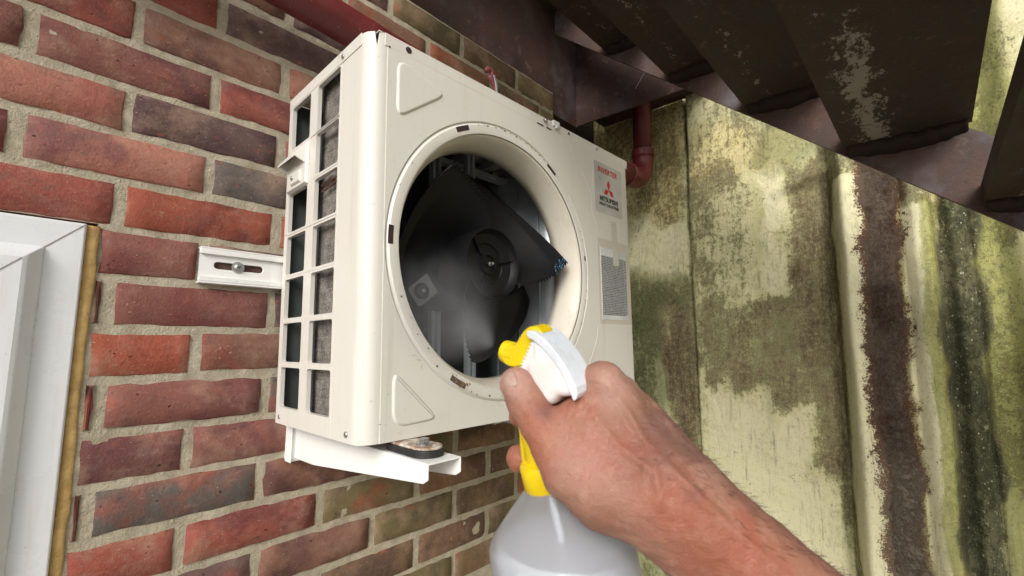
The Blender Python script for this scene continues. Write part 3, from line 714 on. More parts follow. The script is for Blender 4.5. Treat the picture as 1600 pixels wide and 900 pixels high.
# louvred side guard (a lattice with openings)
def side_guard():
    rows = [(.500, .5825), (.4215, .4945), (.3400, .4135), (.2620, .3320), (.1835, .2535), (.1070, .1745), (.0290, .0975)]
    yF = (.0925, .1765); yB = (.2065, .2880); x0, x1 = -.0006, .0066
    holes = []
    for i, (a, b_) in enumerate(rows):
        holes.append((yF[0], yF[1], a, b_))
        if i != 1: holes.append((yB[0], yB[1], a, b_))
    ys = sorted({.0885, *yF, *yB, DP}); zs = sorted({0.0, H - .003, *[v for r in rows for v in r]})
    bm = bmesh.new(); vd = {}
    def V_(x, y, z):
        k = (round(x, 5), round(y, 5), round(z, 5))
        if k not in vd: vd[k] = bm.verts.new(k)
        return vd[k]
    def solid(i, j):
        if i < 0 or j < 0 or i >= len(ys) - 1 or j >= len(zs) - 1: return False
        yc, zc = (ys[i] + ys[i + 1]) / 2, (zs[j] + zs[j + 1]) / 2
        return not any(h[0] < yc < h[1] and h[2] < zc < h[3] for h in holes)
    for i in range(len(ys) - 1):
        for j in range(len(zs) - 1):
            if not solid(i, j): continue
            a, b_, c_, d_ = ys[i], ys[i + 1], zs[j], zs[j + 1]
            bm.faces.new([V_(x0, a, c_), V_(x0, a, d_), V_(x0, b_, d_), V_(x0, b_, c_)])
            bm.faces.new([V_(x1, a, c_), V_(x1, b_, c_), V_(x1, b_, d_), V_(x1, a, d_)])
            for (di, dj, p, q) in ((-1, 0, (a, c_), (a, d_)), (1, 0, (b_, d_), (b_, c_)), (0, -1, (b_, c_), (a, c_)), (0, 1, (a, d_), (b_, d_))):
                if not solid(i + di, j + dj): bm.faces.new([V_(x0, *p), V_(x1, *p), V_(x1, *q), V_(x0, *q)])
    bmesh.ops.recalc_face_normals(bm, faces=bm.faces[:])
    ed = []
    for e in bm.edges:                                   # round the opening corners
        v = e.verts[0].co - e.verts[1].co
        if abs(v.x) > .005 and len(e.link_faces) == 2 and e.calc_face_angle(0) > 1: 
            y, z = e.verts[0].co.y, e.verts[0].co.z
            if .089 < y < DP - .001 and .001 < z < H - .004: ed.append(e)
    bmesh.ops.bevel(bm, geom=ed, offset=.0045, segments=4, affect='EDGES', profile=.5)
    me = bpy.data.meshes.new('side_guard'); bm.to_mesh(me); bm.free(); me.materials.append(IVORY)
    o = bpy.data.objects.new('side_guard', me); link(o, unit)
    b_ = o.modifiers.new('bevel', 'BEVEL'); b_.width = .0016; b_.segments = 3; b_.limit_method = 'ANGLE'; b_.angle_limit = math.radians(50); b_.harden_normals = True; me.shade_smooth()
side_guard()
# moulded hand grip in the second rear cell
g = G()
A = [(-.001, .205, .4905), (-.001, .205, .4600), (-.001, .300, .4550), (-.001, .300, .4870)]
y0, y1 = .203, .292
g.loft([[Vector((-.001, y0, .492)), Vector((-.001, y1, .492)), Vector((-.001, y1, .414)), Vector((-.001, y0, .414))],
        [Vector((-.006, y0 + .003, .489)), Vector((-.006, y1 - .003, .489)), Vector((-.006, y1 - .003, .417)), Vector((-.006, y0 + .003, .417))]], cap1=True)
g.prism([(-.005, y0 + .004, .488), (-.024, y0 + .010, .463), (-.024, y1 - .004, .463), (-.005, y1 - .003, .488)], (0, 0, -.004))
g.add([(-.005, y1 - .003, .488), (-.024, y1 - .004, .463), (-.005, y1 - .003, .452), (-.005, y1 - .007, .488), (-.024, y1 - .008, .463), (-.005, y1 - .007, .452)], [(0, 1, 2), (5, 4, 3), (0, 3, 4, 1), (1, 4, 5, 2)])
g.add([(-.005, y0 + .004, .488), (-.024, y0 + .010, .463), (-.005, y0 + .004, .452), (-.005, y0 + .008, .488), (-.024, y0 + .013, .463), (-.005, y0 + .008, .452)], [(0, 2, 1), (3, 4, 5), (0, 1, 4, 3), (1, 2, 5, 4)])
g.prism([(-.005, y0 + .018, .445), (-.010, y0 + .020, .443), (-.010, y0 + .020, .424), (-.005, y0 + .018, .420)], (0, .04, 0))
g.obj('hand_grip', IVORY, unit, bevel=.0018, seg=2)
G().disc((-.0102, .252, .434), (-1, 0, 0), .0042, .001, 16, .0012).obj('screw', ZINC, unit, smooth=True)
# coil seen through the guard, and the sheet metal behind its rear column
def coil(nm, a, b_, mat):
    G().box(a, b_).obj(nm, mat, unit)
coil('coil', (.018, .080, .012), (.050, .196, H - .008), FINS)
coil('coil_end_plate', (.060, .190, .012), (.062, DP - .003, H - .008), plain('olive_grey_sheet', (.10, .115, .105), .45, .3))
for k in range(8): G().tube([(.052, .205 + .004 * (k % 2), .06 + .066 * k), (.048, .225, .062 + .066 * k), (.052, .262, .06 + .066 * k)], .0012, 6).obj('wire', ZINC, unit)
COPPER = plain('tarnished_copper', (.16, .09, .06), .5, .6)
for z in (.06, .125, .19, .27, .35, .43, .53):
    G().tube([(.058, .20, z), (.045, .20, z), (.040, .20, z + .009), (.045, .20, z + .018), (.058, .20, z + .018)], .0042, 8).obj('return_bend', COPPER, unit, smooth=True)
g = G(); g.tube([(.010, .17, .4135 - .02), (.011, .13, .398), (.010, .10, .402)], .0018, 6); g.tube([(.010, .172, .409), (.008, .12, .404), (.012, .098, .407)], .001, 6)
g.tube([(.010, .172, .404), (.009, .14, .409), (.012, .118, .401)], .0013, 6); g.obj('dead_leaf_litter', plain('dead_leaf', (.11, .05, .03), .9), unit)
# cavity behind the fan: coil at the back, partition to the right, floor, motor bracket
coil('coil', (.052, .262, .010), (.50, .288, H - .012), plain('shade_grey_fins', (.045, .046, .048), .8, 0, .6, 300))  # rear fins coloured darker to carry the shade inside the cavity
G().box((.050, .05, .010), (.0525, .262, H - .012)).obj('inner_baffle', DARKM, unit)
G().box((.0066, .2985, .006), (W - .004, .3025, H - .006)).obj('back_panel', plain('olive_grey_sheet', (.10, .115, .105), .45, .3), unit)
G().box((.012, .030, .0005), (W - .01, DP - .004, .006)).obj('base_pan', plain('dusty_base_pan', (.10, .10, .10), .7), unit)
g = G()
pts = [(.515, .07), (.512, .12), (.500, .17), (.487, .22), (.480, .262)]
g.loft([[Vector((x, y, .006)) for x, y in pts], [Vector((x, y, H - .06)) for x, y in pts], [Vector((x + .01, y, H - .045)) for x, y in pts]], closed=False)
o = g.obj('partition', GALV, unit, smooth=True); s_ = o.modifiers.new('solid', 'SOLIDIFY'); s_.thickness = .0015
g = G()
for (x, y, w_) in ((.497, .166, .006), (.510, .112, .004), (.483, .225, .005)): g.box((x - .006, y, .02), (x - .001, y + w_, H - .10))
g.obj('partition_rib', GALV, unit, bevel=.001)
g = G()
for x in (.345, .425, .50): g.box((x, .02, .560), (x + .026, .262, .574))
g.box((.20, .20, .535), (.60, .222, .547))
g.obj('electrical_shelf_rail', plain('grey_beam', (.50, .50, .50), .5, .1), unit, bevel=.001)
g = G()
for x in (.236, .250, .330, .344): g.box((x, .165, .010), (x + .008, .180, H - .012))
g.obj('motor_bracket', GALV, unit, bevel=.001)
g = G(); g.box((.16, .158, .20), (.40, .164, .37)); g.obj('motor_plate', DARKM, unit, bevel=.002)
g = G(); c_ = Vector((.176, .110, .232)); e1 = Vector((.80, 0, .6)); e2 = Vector((-.6, 0, .8))
g.prism([c_ + e1 * a * .026 + e2 * b_ * .021 for a, b_ in ((-1, -.8), (-.8, -1), (1, -1), (1, 1), (-.8, 1), (-1, .8))], (0, .002, 0)); g.obj('mounting_lug', plain('dull_grey_lug', (.30, .29, .27), .5, .4), unit, bevel=.001)
g = G(); g.disc(c_ + Vector((-.006, -.001, -.002)), (0, -1, 0), .014, .006, 24, .003); g.obj('rubber_grommet', RUBBER, unit, smooth=True)
g = G(); g.disc(c_ + Vector((-.006, -.0095, -.002)), (0, -1, 0), .004, .002, 12, .001); g.obj('bolt', ZINC, unit, smooth=True)
g = G(); g.box((.146, .118, .04), (.153, .122, .22)); g.box((.157, .118, .04), (.159, .122, .19)); g.obj('motor_stay', plain('grey_stay', (.25, .25, .25), .5, .5), unit)
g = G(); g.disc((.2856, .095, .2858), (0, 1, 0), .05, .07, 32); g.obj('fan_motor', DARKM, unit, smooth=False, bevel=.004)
g = G(); g.tube([(.24, .15, H - .05), (.235, .12, H - .09), (.236, .10, H - .062), (.215, .09, H - .058)], .004, 8); g.tube([(.17, .11, H - .075), (.21, .105, H - .060), (.235, .11, H - .066)], [.004, .009, .003], 8, flat=.3)
g.obj('white_cable_clip', plain('pale_clip', (.55, .55, .55), .5), unit, smooth=True)

# fan
fan = bpy.data.objects.new('fan', None)
def hub():
    cx, cz = .2856, .2858; g = G()
    prof = [(.0035, .050), (.0035, .056), (.017, .056), (.0175, .051), (.0190, .051), (.0195, .058), (.040, .060), (.0415, .057), (.060, .052), (.0645, .046), (.0665, .038), (.0685, .037), (.0695, .040), (.070, .105)]
    g.loft([circ(r, y, 64, cx, cz) for r, y in prof], cap0=True)
    o = g.obj('fan', BLACKP, unit, smooth=False); smooth_by(o, 30); return o
fan = hub()
g = G()
for k in range(3):
    a = math.radians(120 * k + 12); d = Vector((math.cos(a), 0, math.sin(a))); e = Vector((-d.z, 0, d.x)); c0_ = Vector((.2856, 0, .2858))
    g = G(); g.prism([c0_ + d * .020 + e * .0010 + Vector((0, .0555, 0)), c0_ + d * .064 + e * .0010 + Vector((0, .0465, 0)), c0_ + d * .064 - e * .0010 + Vector((0, .0465, 0)), c0_ + d * .020 - e * .0010 + Vector((0, .0555, 0))], (0, .012, 0)); g.obj('hub_rib', BLACKP, fan)
g = G(); g.disc((.2856, .050, .2858), (0, -1, 0), .0042, .003, 6); g.tube([(.2856, .052, .2858), (.2856, .040, .2858)], .0028, 10); g.obj('hub_nut', ZINC, fan)
def blade(a0):
    nr, nt = 38, 28; g = G(); rings = []
    for i in range(nr + 1):
        r = .066 + (.198 - .066) * i / nr
        u = (r - .060) / .138
        th0 = a0 - 36 * (1 - u) ** 1.05
        span = 106 + 10 * u - 30 * max(0, u - .8) * 3
        if i > 14: th0 += (3.2 if i % 2 else -.4) * (.12 / r)          # saw-tooth trailing edge
        ring = []
        for k in range(nt + 1):
            t = k / nt; th = math.radians(th0 + span * t)
            if k > 0 and i > 14: th = math.radians(th0 + span * t - (3.2 if i % 2 else -.4) * (.12 / r))
            dpt = .040 - .030 * u + (.085 + .022 * u) * (1 - (1 - t) ** 2.2)
            re_ = r * (1 - .11 * u * u * math.sin(math.pi * min(1, t * 1.15)))
            ring.append(Vector((.2856 + re_ * math.cos(th), dpt, .2858 + re_ * math.sin(th))))
        rings.append(ring)
    g.loft(rings, closed=False); o = g.obj('blade', BLACKP, fan, smooth=True)
    s_ = o.modifiers.new('solid', 'SOLIDIFY'); s_.thickness = .0024; s_.offset = 1
for a in (6, 126, 246): blade(a)
# droplets on the right-hand blade tip
BW = plain('wet_sheen_water', (.16, .42, .80), .06)
g = G(); rg = random.Random(9)
for k in range(60):
    t = rg.random(); r = rg.uniform(.155, .190); th = math.radians(5 + rg.gauss(2.5, 2.2) - (.197 - r) * 130)
    p = Vector((.2856 + r * math.cos(th), .0075 + (.19 - r) * .18, .2858 + r * math.sin(th))); rr = rg.uniform(.0003, .0011)
    g.disc(p, (0, -1, 0), rr, rr * .5, 6, rr * .5)
g.obj('water_droplets', BW, fan, smooth=True)['kind'] = 'stuff'

# ---- badge and data label
def text(body, size, mat, x, z, y, parent, nm, shear=0, bold=0.0, sx=1.0, align='LEFT', rot=0):
    cu = bpy.data.curves.new(nm, 'FONT'); cu.body = body; cu.size = size; cu.shear = shear; cu.offset = bold; cu.align_x = align; cu.extrude = .0001
    tmp = bpy.data.objects.new('tmp', cu); COL.objects.link(tmp)
    dg = bpy.context.evaluated_depsgraph_get(); me = bpy.data.meshes.new_from_object(tmp.evaluated_get(dg)); me.name = nm
    bpy.data.objects.remove(tmp)
    me.materials.clear(); me.materials.append(mat)
    o = bpy.data.objects.new(nm, me); link(o, parent)
    o.location = (x, y, z); o.rotation_euler = (math.pi / 2, rot, 0); o.scale = (sx, 1, 1); return o
RINK = plain('red_ink', (.62, .012, .03), .4); KINK = plain('black_ink', (.018, .018, .02), .45)
yb = -.0020
G().box((.578, yb, .441), (.700, yb + .0008, .566)).obj('badge', plain('silver_grey_badge', (.56, .555, .53), .35), unit, bevel=.002, seg=3)
text('INVERTER', .0195, RINK, .5925, .5415, yb - .0003, unit, 'badge_lettering', .25, .0004, 1.0)
lx, lz, s_ = .640, .503, .0145
g = G()
for ang in (90, 210, 330):
    a = math.radians(ang); u = Vector((math.cos(a - math.radians(30)), 0, math.sin(a - math.radians(30)))) * s_ * 1.0; v = Vector((math.cos(a + math.radians(30)), 0, math.sin(a + math.radians(30)))) * s_ * 1.0
    o0 = Vector((lx, yb - .0003, lz)); g.prism([o0, o0 + u, o0 + u + v, o0 + v], (0, .0003, 0))
g.obj('badge_emblem', RINK, unit)
text('MITSUBISHI', .0165, KINK, .640, .4715, yb - .0003, unit, 'badge_lettering', 0, .0006, .98, 'CENTER')
text('HEAVY INDUSTRIES', .0102, KINK, .640, .4600, yb - .0003, unit, 'badge_lettering', 0, .0003, .98, 'CENTER')
def mat_label():
    b = M('grey_data_label'); X = b.sep('X'); Z = b.sep('Z')
    ln = b.math('FRACT', b.math('MULTIPLY', Z, 250.)); row = b.math('FLOOR', b.math('MULTIPLY', Z, 250.))
    cb = b.n('ShaderNodeCombineXYZ'); b.t.links.new(b.math('MULTIPLY', X, 420.), cb.inputs[0]); b.t.links.new(b.math('MULTIPLY', row, 3.7), cb.inputs[1])
    ch = b.noise(1.0, 2, .5, cb.outputs[0]); blk = b.step(ch, .44, .47)
    mask = b.math('MULTIPLY', b.math('MULTIPLY', blk, b.step(ln, .25, .3)), b.step(ln, .85, .8))
    return b.set(color=b.mix(b.math('MULTIPLY', mask, .85), (.34, .35, .36), (.05, .05, .055)), rough=.35)
G().box((.583, -.0012, .176), (.7255, -.0002, .378)).obj('label_backing', mat_paint('yellowed_tape_backing', (.53, .485, .41), .4, .4), unit)
G().box((.593, -.0020, .186), (.708, -.0010, .357)).obj('data_label', plain('white_label_paper', (.66, .67, .68), .4), unit)
G().box((.5945, -.0024, .197), (.696, -.0018, .337)).obj('data_label_print', mat_label(), unit)
G().box((.6975, -.0024, .199), (.7060, -.0018, .335)).obj('data_label_print', mat_label(), unit)
tp = M('yellowed_clear_tape'); tp.set(color=(.70, .68, .60), rough=.22, trans=.3)
G().prism([(.6445, -.0029, .4275), (.6665, -.0029, .4275), (.6735, -.0029, .319), (.6475, -.0029, .317)], (0, .0004, 0)).obj('tape', tp.m, unit)
# scuffs
g = G(); rg = random.Random(21)
for cx_, cz_, n_ in ((.09, .118, 9), (.02, .42, 0), (.30, .03, 6), (.04, .045, 6), (.16, .10, 8)):
    for k in range(n_):
        x, z = cx_ + rg.gauss(0, .012), cz_ + rg.gauss(0, .010); a = rg.uniform(0, 3.1); L = rg.uniform(.0012, .005); w = rg.uniform(.0003, .0007)
        d = Vector((math.cos(a), 0, math.sin(a))); e = Vector((-d.z, 0, d.x)); c_ = Vector((x, -.0016, z))
        if (x - FC.x) ** 2 + (z - FC.z) ** 2 < (RO + .004) ** 2: continue
        g.prism([c_ + d * L, c_ + e * w, c_ - d * L, c_ - e * w], (0, .0003, 0))
g.obj('scuff_mark', plain('scuff', (.42, .36, .28), .7), unit)['kind'] = 'stuff'

# unit's own foot rails resting on the bracket pads
for xw in (.303, .828):
    g = G(); n = 10; z0 = -.6482; r = .021; yA, yB_ = -.400, -.04
    P = [Vector((xw + r * math.cos(math.pi * k / n), yA + r - r * math.sin(math.pi * k / n), z0)) for k in range(n + 1)] + [Vector((xw - r, yB_, z0)), Vector((xw + r, yB_, z0))]
    g.prism(P, (0, 0, .0035)); mi = (Matrix.Translation(UORG) @ UROT.to_4x4()).inverted(); g.v = [mi @ v for v in g.v]
    b = M('rusting_foot'); L = b.noise(60, 6, .7); b.set(color=b.mix(b.step(L, .4, .6), (.62, .56, .48), (.26, .16, .10)), rough=.6, normal=b.bump(L, .5, .002))
    g.obj('foot', b.m, unit, bevel=.0012)

# ------------------------------------------------------------------ red pipe
pp = empty('red_drain_pipe', (.24, -.08, .13)); tag(pp, 'dark red painted drain pipe running behind the unit and up the concrete wall', 'pipe')
PO = Vector((.24, -.08, .13)); r = .036; ex, ez = 1.577, .130
def po(g_): g_.v = [v - PO for v in g_.v]; return g_
po(G().tube([(-1.4, -.08, .13), (.15, -.08, .13), (.35, -.08, .118), (.6, -.08, .104), (.9, -.08, .100), (1.2, -.08, .112), (ex - .10, -.08, .130)], r, 32)).obj('pipe', RED, pp, smooth=True)
g = G(); pts = [(ex - .13, -.08, ez), (ex - .085, -.08, ez)] + [(ex - .085 + .085 * math.sin(a), -.08, ez + .085 - .085 * math.cos(a)) for a in [math.pi / 2 * k / 10 for k in range(1, 10)]] + [(ex, -.08, ez + .085), (ex, -.08, ez + .125)]
po(g.tube(pts, r + .004, 32)).obj('elbow', RED, pp, smooth=True)
for (a, b_) in (((ex, -.08, ez + .105), (ex, -.08, ez + .135)), ((ex - .135, -.08, ez), (ex - .11, -.08, ez))):
    po(G().tube([a, b_], r + .0075, 32)).obj('collar', RED, pp, smooth=True, bevel=.002)
po(G().tube([(ex, -.08, ez + .10), (ex, -.08, .80)], r, 32)).obj('pipe', RED, pp, smooth=True)
# little red hook and line above the lid
hk = empty('red_hose_loop', (.66, -.12, .12)); tag(hk, 'small faded red hose loop poking up above the unit lid', 'hose')
HO = Vector((.66, -.12, .12))
g = G(); g.tube([(.655, -.12, .168), (.660, -.12, .178), (.672, -.12, .178), (.676, -.12, .166), (.668, -.12, .157)], .0062, 12); g.tube([(.664, -.12, .160), (.676, -.12, .154), (.688, -.12, .140), (.690, -.12, .110), (.690, -.12, .05)], .0062, 12)
g.v = [v - HO for v in g.v]; g.obj('hose', plain('faded_red_rubber', (.38, .10, .10), .5), hk, smooth=True)
g = G(); g.tube([(.668, -.135, .156), (.672, -.14, .130), (.675, -.14, .10), (.674, -.14, .05)], .003, 8); g.v = [v - HO for v in g.v]; g.obj('wire', ZINC, hk)

# ------------------------------------------------------------------ steel stairs
SX = 1.20
st = empty('steel_staircase', (.8, -1.2, -2.1)); tag(st, 'dark rusty steel staircase seen from below, rising over the unit at upper right', 'staircase')
SO = Vector((.8, -1.2, -2.1))
def so(g_): g_.v = [v - SO for v in g_.v]; return g_
def add_flake(o, fn):
    me = o.data; at = me.attributes.new('flake', 'FLOAT', 'POINT'); n = len(me.vertices); co = np.empty(n * 3); me.vertices.foreach_get('co', co); co = co.reshape(-1, 3) + np.array(SO)
    at.data.foreach_set('value', fn(co).astype(np.float32))
def plate(name, mat, p00, p10, p11, p01, th, nu, nv, bump=.0012, flake=None):
    """thick plate on four corners, finely divided and dented"""
    p00, p10, p11, p01 = map(Vector, (p00, p10, p11, p01)); nr = (p10 - p00).cross(p01 - p00).normalized()
    top, bot = [], []
    for j in range(nv + 1):
        for i in range(nu + 1):
            u, v = i / nu, j / nv; p = (p00 * (1 - u) + p10 * u) * (1 - v) + (p01 * (1 - u) + p11 * u) * v
            d = (float(fbm(p.x * 18 + p.z * 7, p.y * 18, 2.)) - .5) * 2 * bump; top.append(p + nr * (th / 2 + d)); bot.append(p - nr * (th / 2 + d))
    g = G(); I = lambda i, j: j * (nu + 1) + i; n = len(top)
    g.v = top + bot
    for j in range(nv):
        for i in range(nu):
            g.f.append([I(i, j), I(i + 1, j), I(i + 1, j + 1), I(i, j + 1)]); g.f.append([n + I(i, j), n + I(i, j + 1), n + I(i + 1, j + 1), n + I(i + 1, j)])
    per = [I(i, 0) for i in range(nu)] + [I(nu, j) for j in range(nv)] + [I(i, nv) for i in range(nu, 0, -1)] + [I(0, j) for j in range(nv, 0, -1)]
    for a, b_ in zip(per, per[1:] + per[:1]): g.f.append([a, n + a, n + b_, b_])
    o = so(g).obj(name, mat, st); add_flake(o, flake or (lambda c: np.zeros(len(c)))); return o
TY = [-.138, -.358, -.567, -.775, -.989, -1.20, -1.41, -1.62]; TZ = [.484, .296, .123, -.055, -.227, -.404, -.580, -.757]
# stringers: inclined plates, horizontal at the landing
def stringer(x, nm='stringer'):
    y0, y1 = -.36, -1.83; k = (.123 + .055) / (.775 - .567)
    zb = lambda y: .284 + (y + .36) * .845
    hgt = .178
    plate(nm, STEEL_S, (x, y0 + .44, zb(y0 + .44)), (x, y1, zb(y1)), (x, y1, zb(y1) + hgt), (x, y0 + .44, zb(y0 + .44) + hgt), .010, 90, 8, .0006)
stringer(SX + .012); stringer(.30)
for y, z in zip(TY, TZ):
    fl = lambda c, y=y, k_=(1.0 if abs(y + .775) < .01 else .62 if y > -.7 else .8): k_ * np.clip(1 - np.abs((y - c[:, 1]) - .058) / .075, 0, 1) * .85 * np.clip((c[:, 0] - .3) * 2, 0, 1)
    d = .2125
    z += .004
    tr = plate('tread', STEEL_T, (.31, y, z), (SX + .004, y, z), (SX + .004, y - d, z), (.31, y - d, z), .006, 60, 14, .0010, fl)
    o = so(G().box((.31, y - .0055, z + .001), (SX + .004, y - .0005, z + .036))).obj('tread_lip', STEEL_T, st, bevel=.001); o.parent = tr
    o = so(G().box((.31, y - d + .0005, z + .001), (SX + .004, y - d + .0055, z + .036))).obj('tread_lip', STEEL_T, st, bevel=.001); o.parent = tr
    # angle cleat with a crusty weld under the tread's end
    g = G(); rings = []
    for i in range(40):
        t = i / 39; yy = y - .006 - t * (d - .012); h = .016 + .010 * float(fbm(yy * 60, z * 9)) + .014 * math.sin(t * math.pi); w = .012 + .016 * float(vnoise(yy * 90, 2.)) 
        rings.append([Vector((SX + .006, yy, z - .001)), Vector((SX - w, yy, z - .0035)), Vector((SX - w * .5, yy, z - h * .45)), Vector((SX + .0055, yy, z - h))])
    g.loft(rings, cap=True); o = so(g).obj('weld_cleat', plain('crusty_weld', (.035, .020, .017), .9, 0, .9, 180), st, smooth=True)
# landing beams
ld = empty('landing_frame', (1.0, -.1, .25)); tag(ld, 'brown painted steel landing beams meeting in a corner above the unit', 'beam')
LO = Vector((1.0, -.1, .25))
SO_ = SO; SO = LO
def lplate(*a, **k):
    global st
    keep = st; st = ld; o = plate(*a, **k); st = keep; return o
def so(g_): g_.v = [v - SO for v in g_.v]; return g_
ax, ay, az = 1.362, .095, .345; bx, by = -.9, .095
lplate('wall_beam', STEEL_A, (bx, by, az), (ax, ay, az), (ax, ay, az + .40), (bx, by, az + .40), .008, 90, 20, .0006)
lplate('beam_flange', STEEL_A, (bx, by - .004, az - .001), (ax, ay - .004, az - .001), (ax, ay + .10, az - .001), (bx, by + .10, az - .001), .007, 60, 6, .0005)
# end beam coming toward the viewer
lplate('end_beam', STEEL_A, (ax, ay, az), (ax + .02, -.42, az), (ax + .02, -.42, az + .2), (ax, ay, az + .40), .008, 40, 20, .0006, flake=None)
lplate('soffit_plate', STEEL_A, (1.385, -.33, .49), (1.695, -.33, .49), (1.695, .165, .49), (1.385, .165, .49), .006, 30, 12, .0006)
lplate('deck_plate', STEEL_T, (-.9, .12, .745), (1.69, .12, .745), (1.69, -.12, .76), (-.9, -.12, .76), .006, 40, 12, .001)
g = G(); g.tube([(ax - .01, -.235, .50), (ax - .008, -.215, .46), (ax - .01, -.17, .40)], .0009, 5); g.tube([(ax - .01, -.245, .507), (ax - .01, -.235, .50)], .0035, 6)
so(g).obj('cobweb', plain('dusty_cobweb', (.45, .43, .40), .9), ld)
SO = SO_
def so(g_): g_.v = [v - SO for v in g_.v]; return g_

#@@HAND@@
# ------------------------------------------------------------------ hand and forearm (one continuous skin surface grown from a distance field)
# working frame of the figure: origin at the viewer's eye, x right, y up, z away, in millimetres
FR = Matrix(((RIGHT.x, UP.x, FWD.x), (RIGHT.y, UP.y, FWD.y), (RIGHT.z, UP.z, FWD.z)))
def frame(p): return CAMP + FR @ (Vector(p) * .001)
def cpt(x, y, d): return np.array([(x - 800) / 714.365 * d, (450 - y) / 714.365 * d, d])
def seg_sdf(P, a, b_, ra, rb):
    a = np.asarray(a, float); b_ = np.asarray(b_, float); ab = b_ - a; L = (ab @ ab)
    t = np.clip(((P - a) @ ab) / L, 0, 1); return np.linalg.norm(P - a - t[..., None] * ab, axis=-1) - (ra + (rb - ra) * t)
def smin(a, b_, k):
    h = np.clip(.5 + .5 * (b_ - a) / k, 0, 1); return b_ * (1 - h) + a * h - k * h * (1 - h)
BODY = [  # a, b, ra, rb, blend
    ((1030, 757, 262), (1180, 885, 254), 24, 25, 8), ((1012, 782, 268), (1150, 905, 262), 23, 25, 8),
    ((1180, 885, 254), (1460, 1130, 232), 25, 34, 10), ((1150, 905, 262), (1430, 1165, 244), 25, 34, 10), ((1190, 880, 272), (1470, 1120, 262), 20, 30, 12),
    ((945, 768, 268), (1012, 782, 268), 19.5, 22, 12),                  # ball of the thumb into the wrist
    ((944, 600, 292), (1030, 752, 270), 14.0, 18, 12), ((966, 618, 303), (1040, 752, 282), 13, 20, 11), ((1000, 655, 300), (1120, 812, 266), 14, 20, 12), ((984, 650, 314), (1035, 765, 290), 11.5, 18, 9), ((988, 690, 322), (1030, 775, 295), 11, 16, 9),
    ((906, 648, 289), (985, 738, 275), 12.5, 20, 12), ((930, 690, 285), (975, 750, 275), 20, 21, 14), ((950, 700, 305), (1000, 750, 292), 18, 18, 12),
]
THUMB = [((807, 600, 297), (826, 634, 294), 11.0, 12.2, 3), ((826, 634, 294), (843, 662, 290), 12.2, 11.9, 3), ((843, 662, 290), (866, 696, 285), 11.9, 13.6, 4), ((866, 696, 285), (894, 734, 278), 13.6, 17.0, 5),
         ((894, 734, 278), (945, 768, 268), 17.0, 21.0, 8), ((880, 668, 288), (930, 690, 284), 9, 15, 10)]
FINGERS = [[((940, 596, 291), (905, 612, 325), 11, 9.8), ((905, 612, 325), (850, 640, 337), 9.8, 8.8), ((850, 640, 337), (812, 652, 330), 8.8, 7.8)],
           [((966, 614, 303), (935, 668, 343), 11.5, 10), ((935, 668, 343), (860, 700, 350), 10, 9.4), ((860, 700, 350), (814, 717, 332), 9.4, 9.9)],
           [((984, 650, 314), (950, 720, 352), 11, 9.8), ((950, 720, 352), (895, 745, 358), 9.8, 9.0), ((895, 745, 358), (862, 742, 350), 9.0, 8.2)],
           [((988, 690, 322), (962, 765, 352), 10, 8.8), ((962, 765, 352), (915, 778, 360), 8.8, 8.0), ((915, 778, 360), (890, 772, 356), 8.0, 7.4)]]
VEINS = [[(950, 600, 281), (985, 650, 268), (1010, 690, 258), (1060, 745, 243), (1110, 800, 236)], [(985, 650, 268), (1020, 720, 250), (1030, 790, 240)], [(925, 640, 275), (960, 690, 262), (1010, 730, 249)], [(1060, 745, 243), (1150, 830, 231), (1260, 930, 222)]]
def field(P):
    d = None
    for a, b_, ra, rb, k in BODY:
        e = seg_sdf(P, cpt(*a), cpt(*b_), ra, rb); d = e if d is None else smin(d, e, k)
    t = None
    for a, b_, ra, rb, k in THUMB:
        e = seg_sdf(P, cpt(*a), cpt(*b_), ra, rb); t = e if t is None else smin(t, e, k)
    d = smin(d, t, 7)
    fg = None
    for ch in FINGERS:
        c_ = None
        for a, b_, ra, rb in ch:
            e = seg_sdf(P, cpt(*a), cpt(*b_), ra, rb); c_ = e if c_ is None else smin(c_, e, 2.5)
        fg = c_ if fg is None else np.minimum(fg, c_)
    d = smin(d, fg, 4)
    for kx, ky, kd, r in ((950, 603, 285, 7), (978, 622, 298, 8), (992, 650, 307, 8)):   # knuckle heads
        d = smin(d, np.linalg.norm(P - cpt(kx, ky, kd), axis=-1) - r, 5)
    d = smin(d, np.linalg.norm(P - cpt(1080, 760, 262), axis=-1) - 12, 14)            # wrist bone
    return d
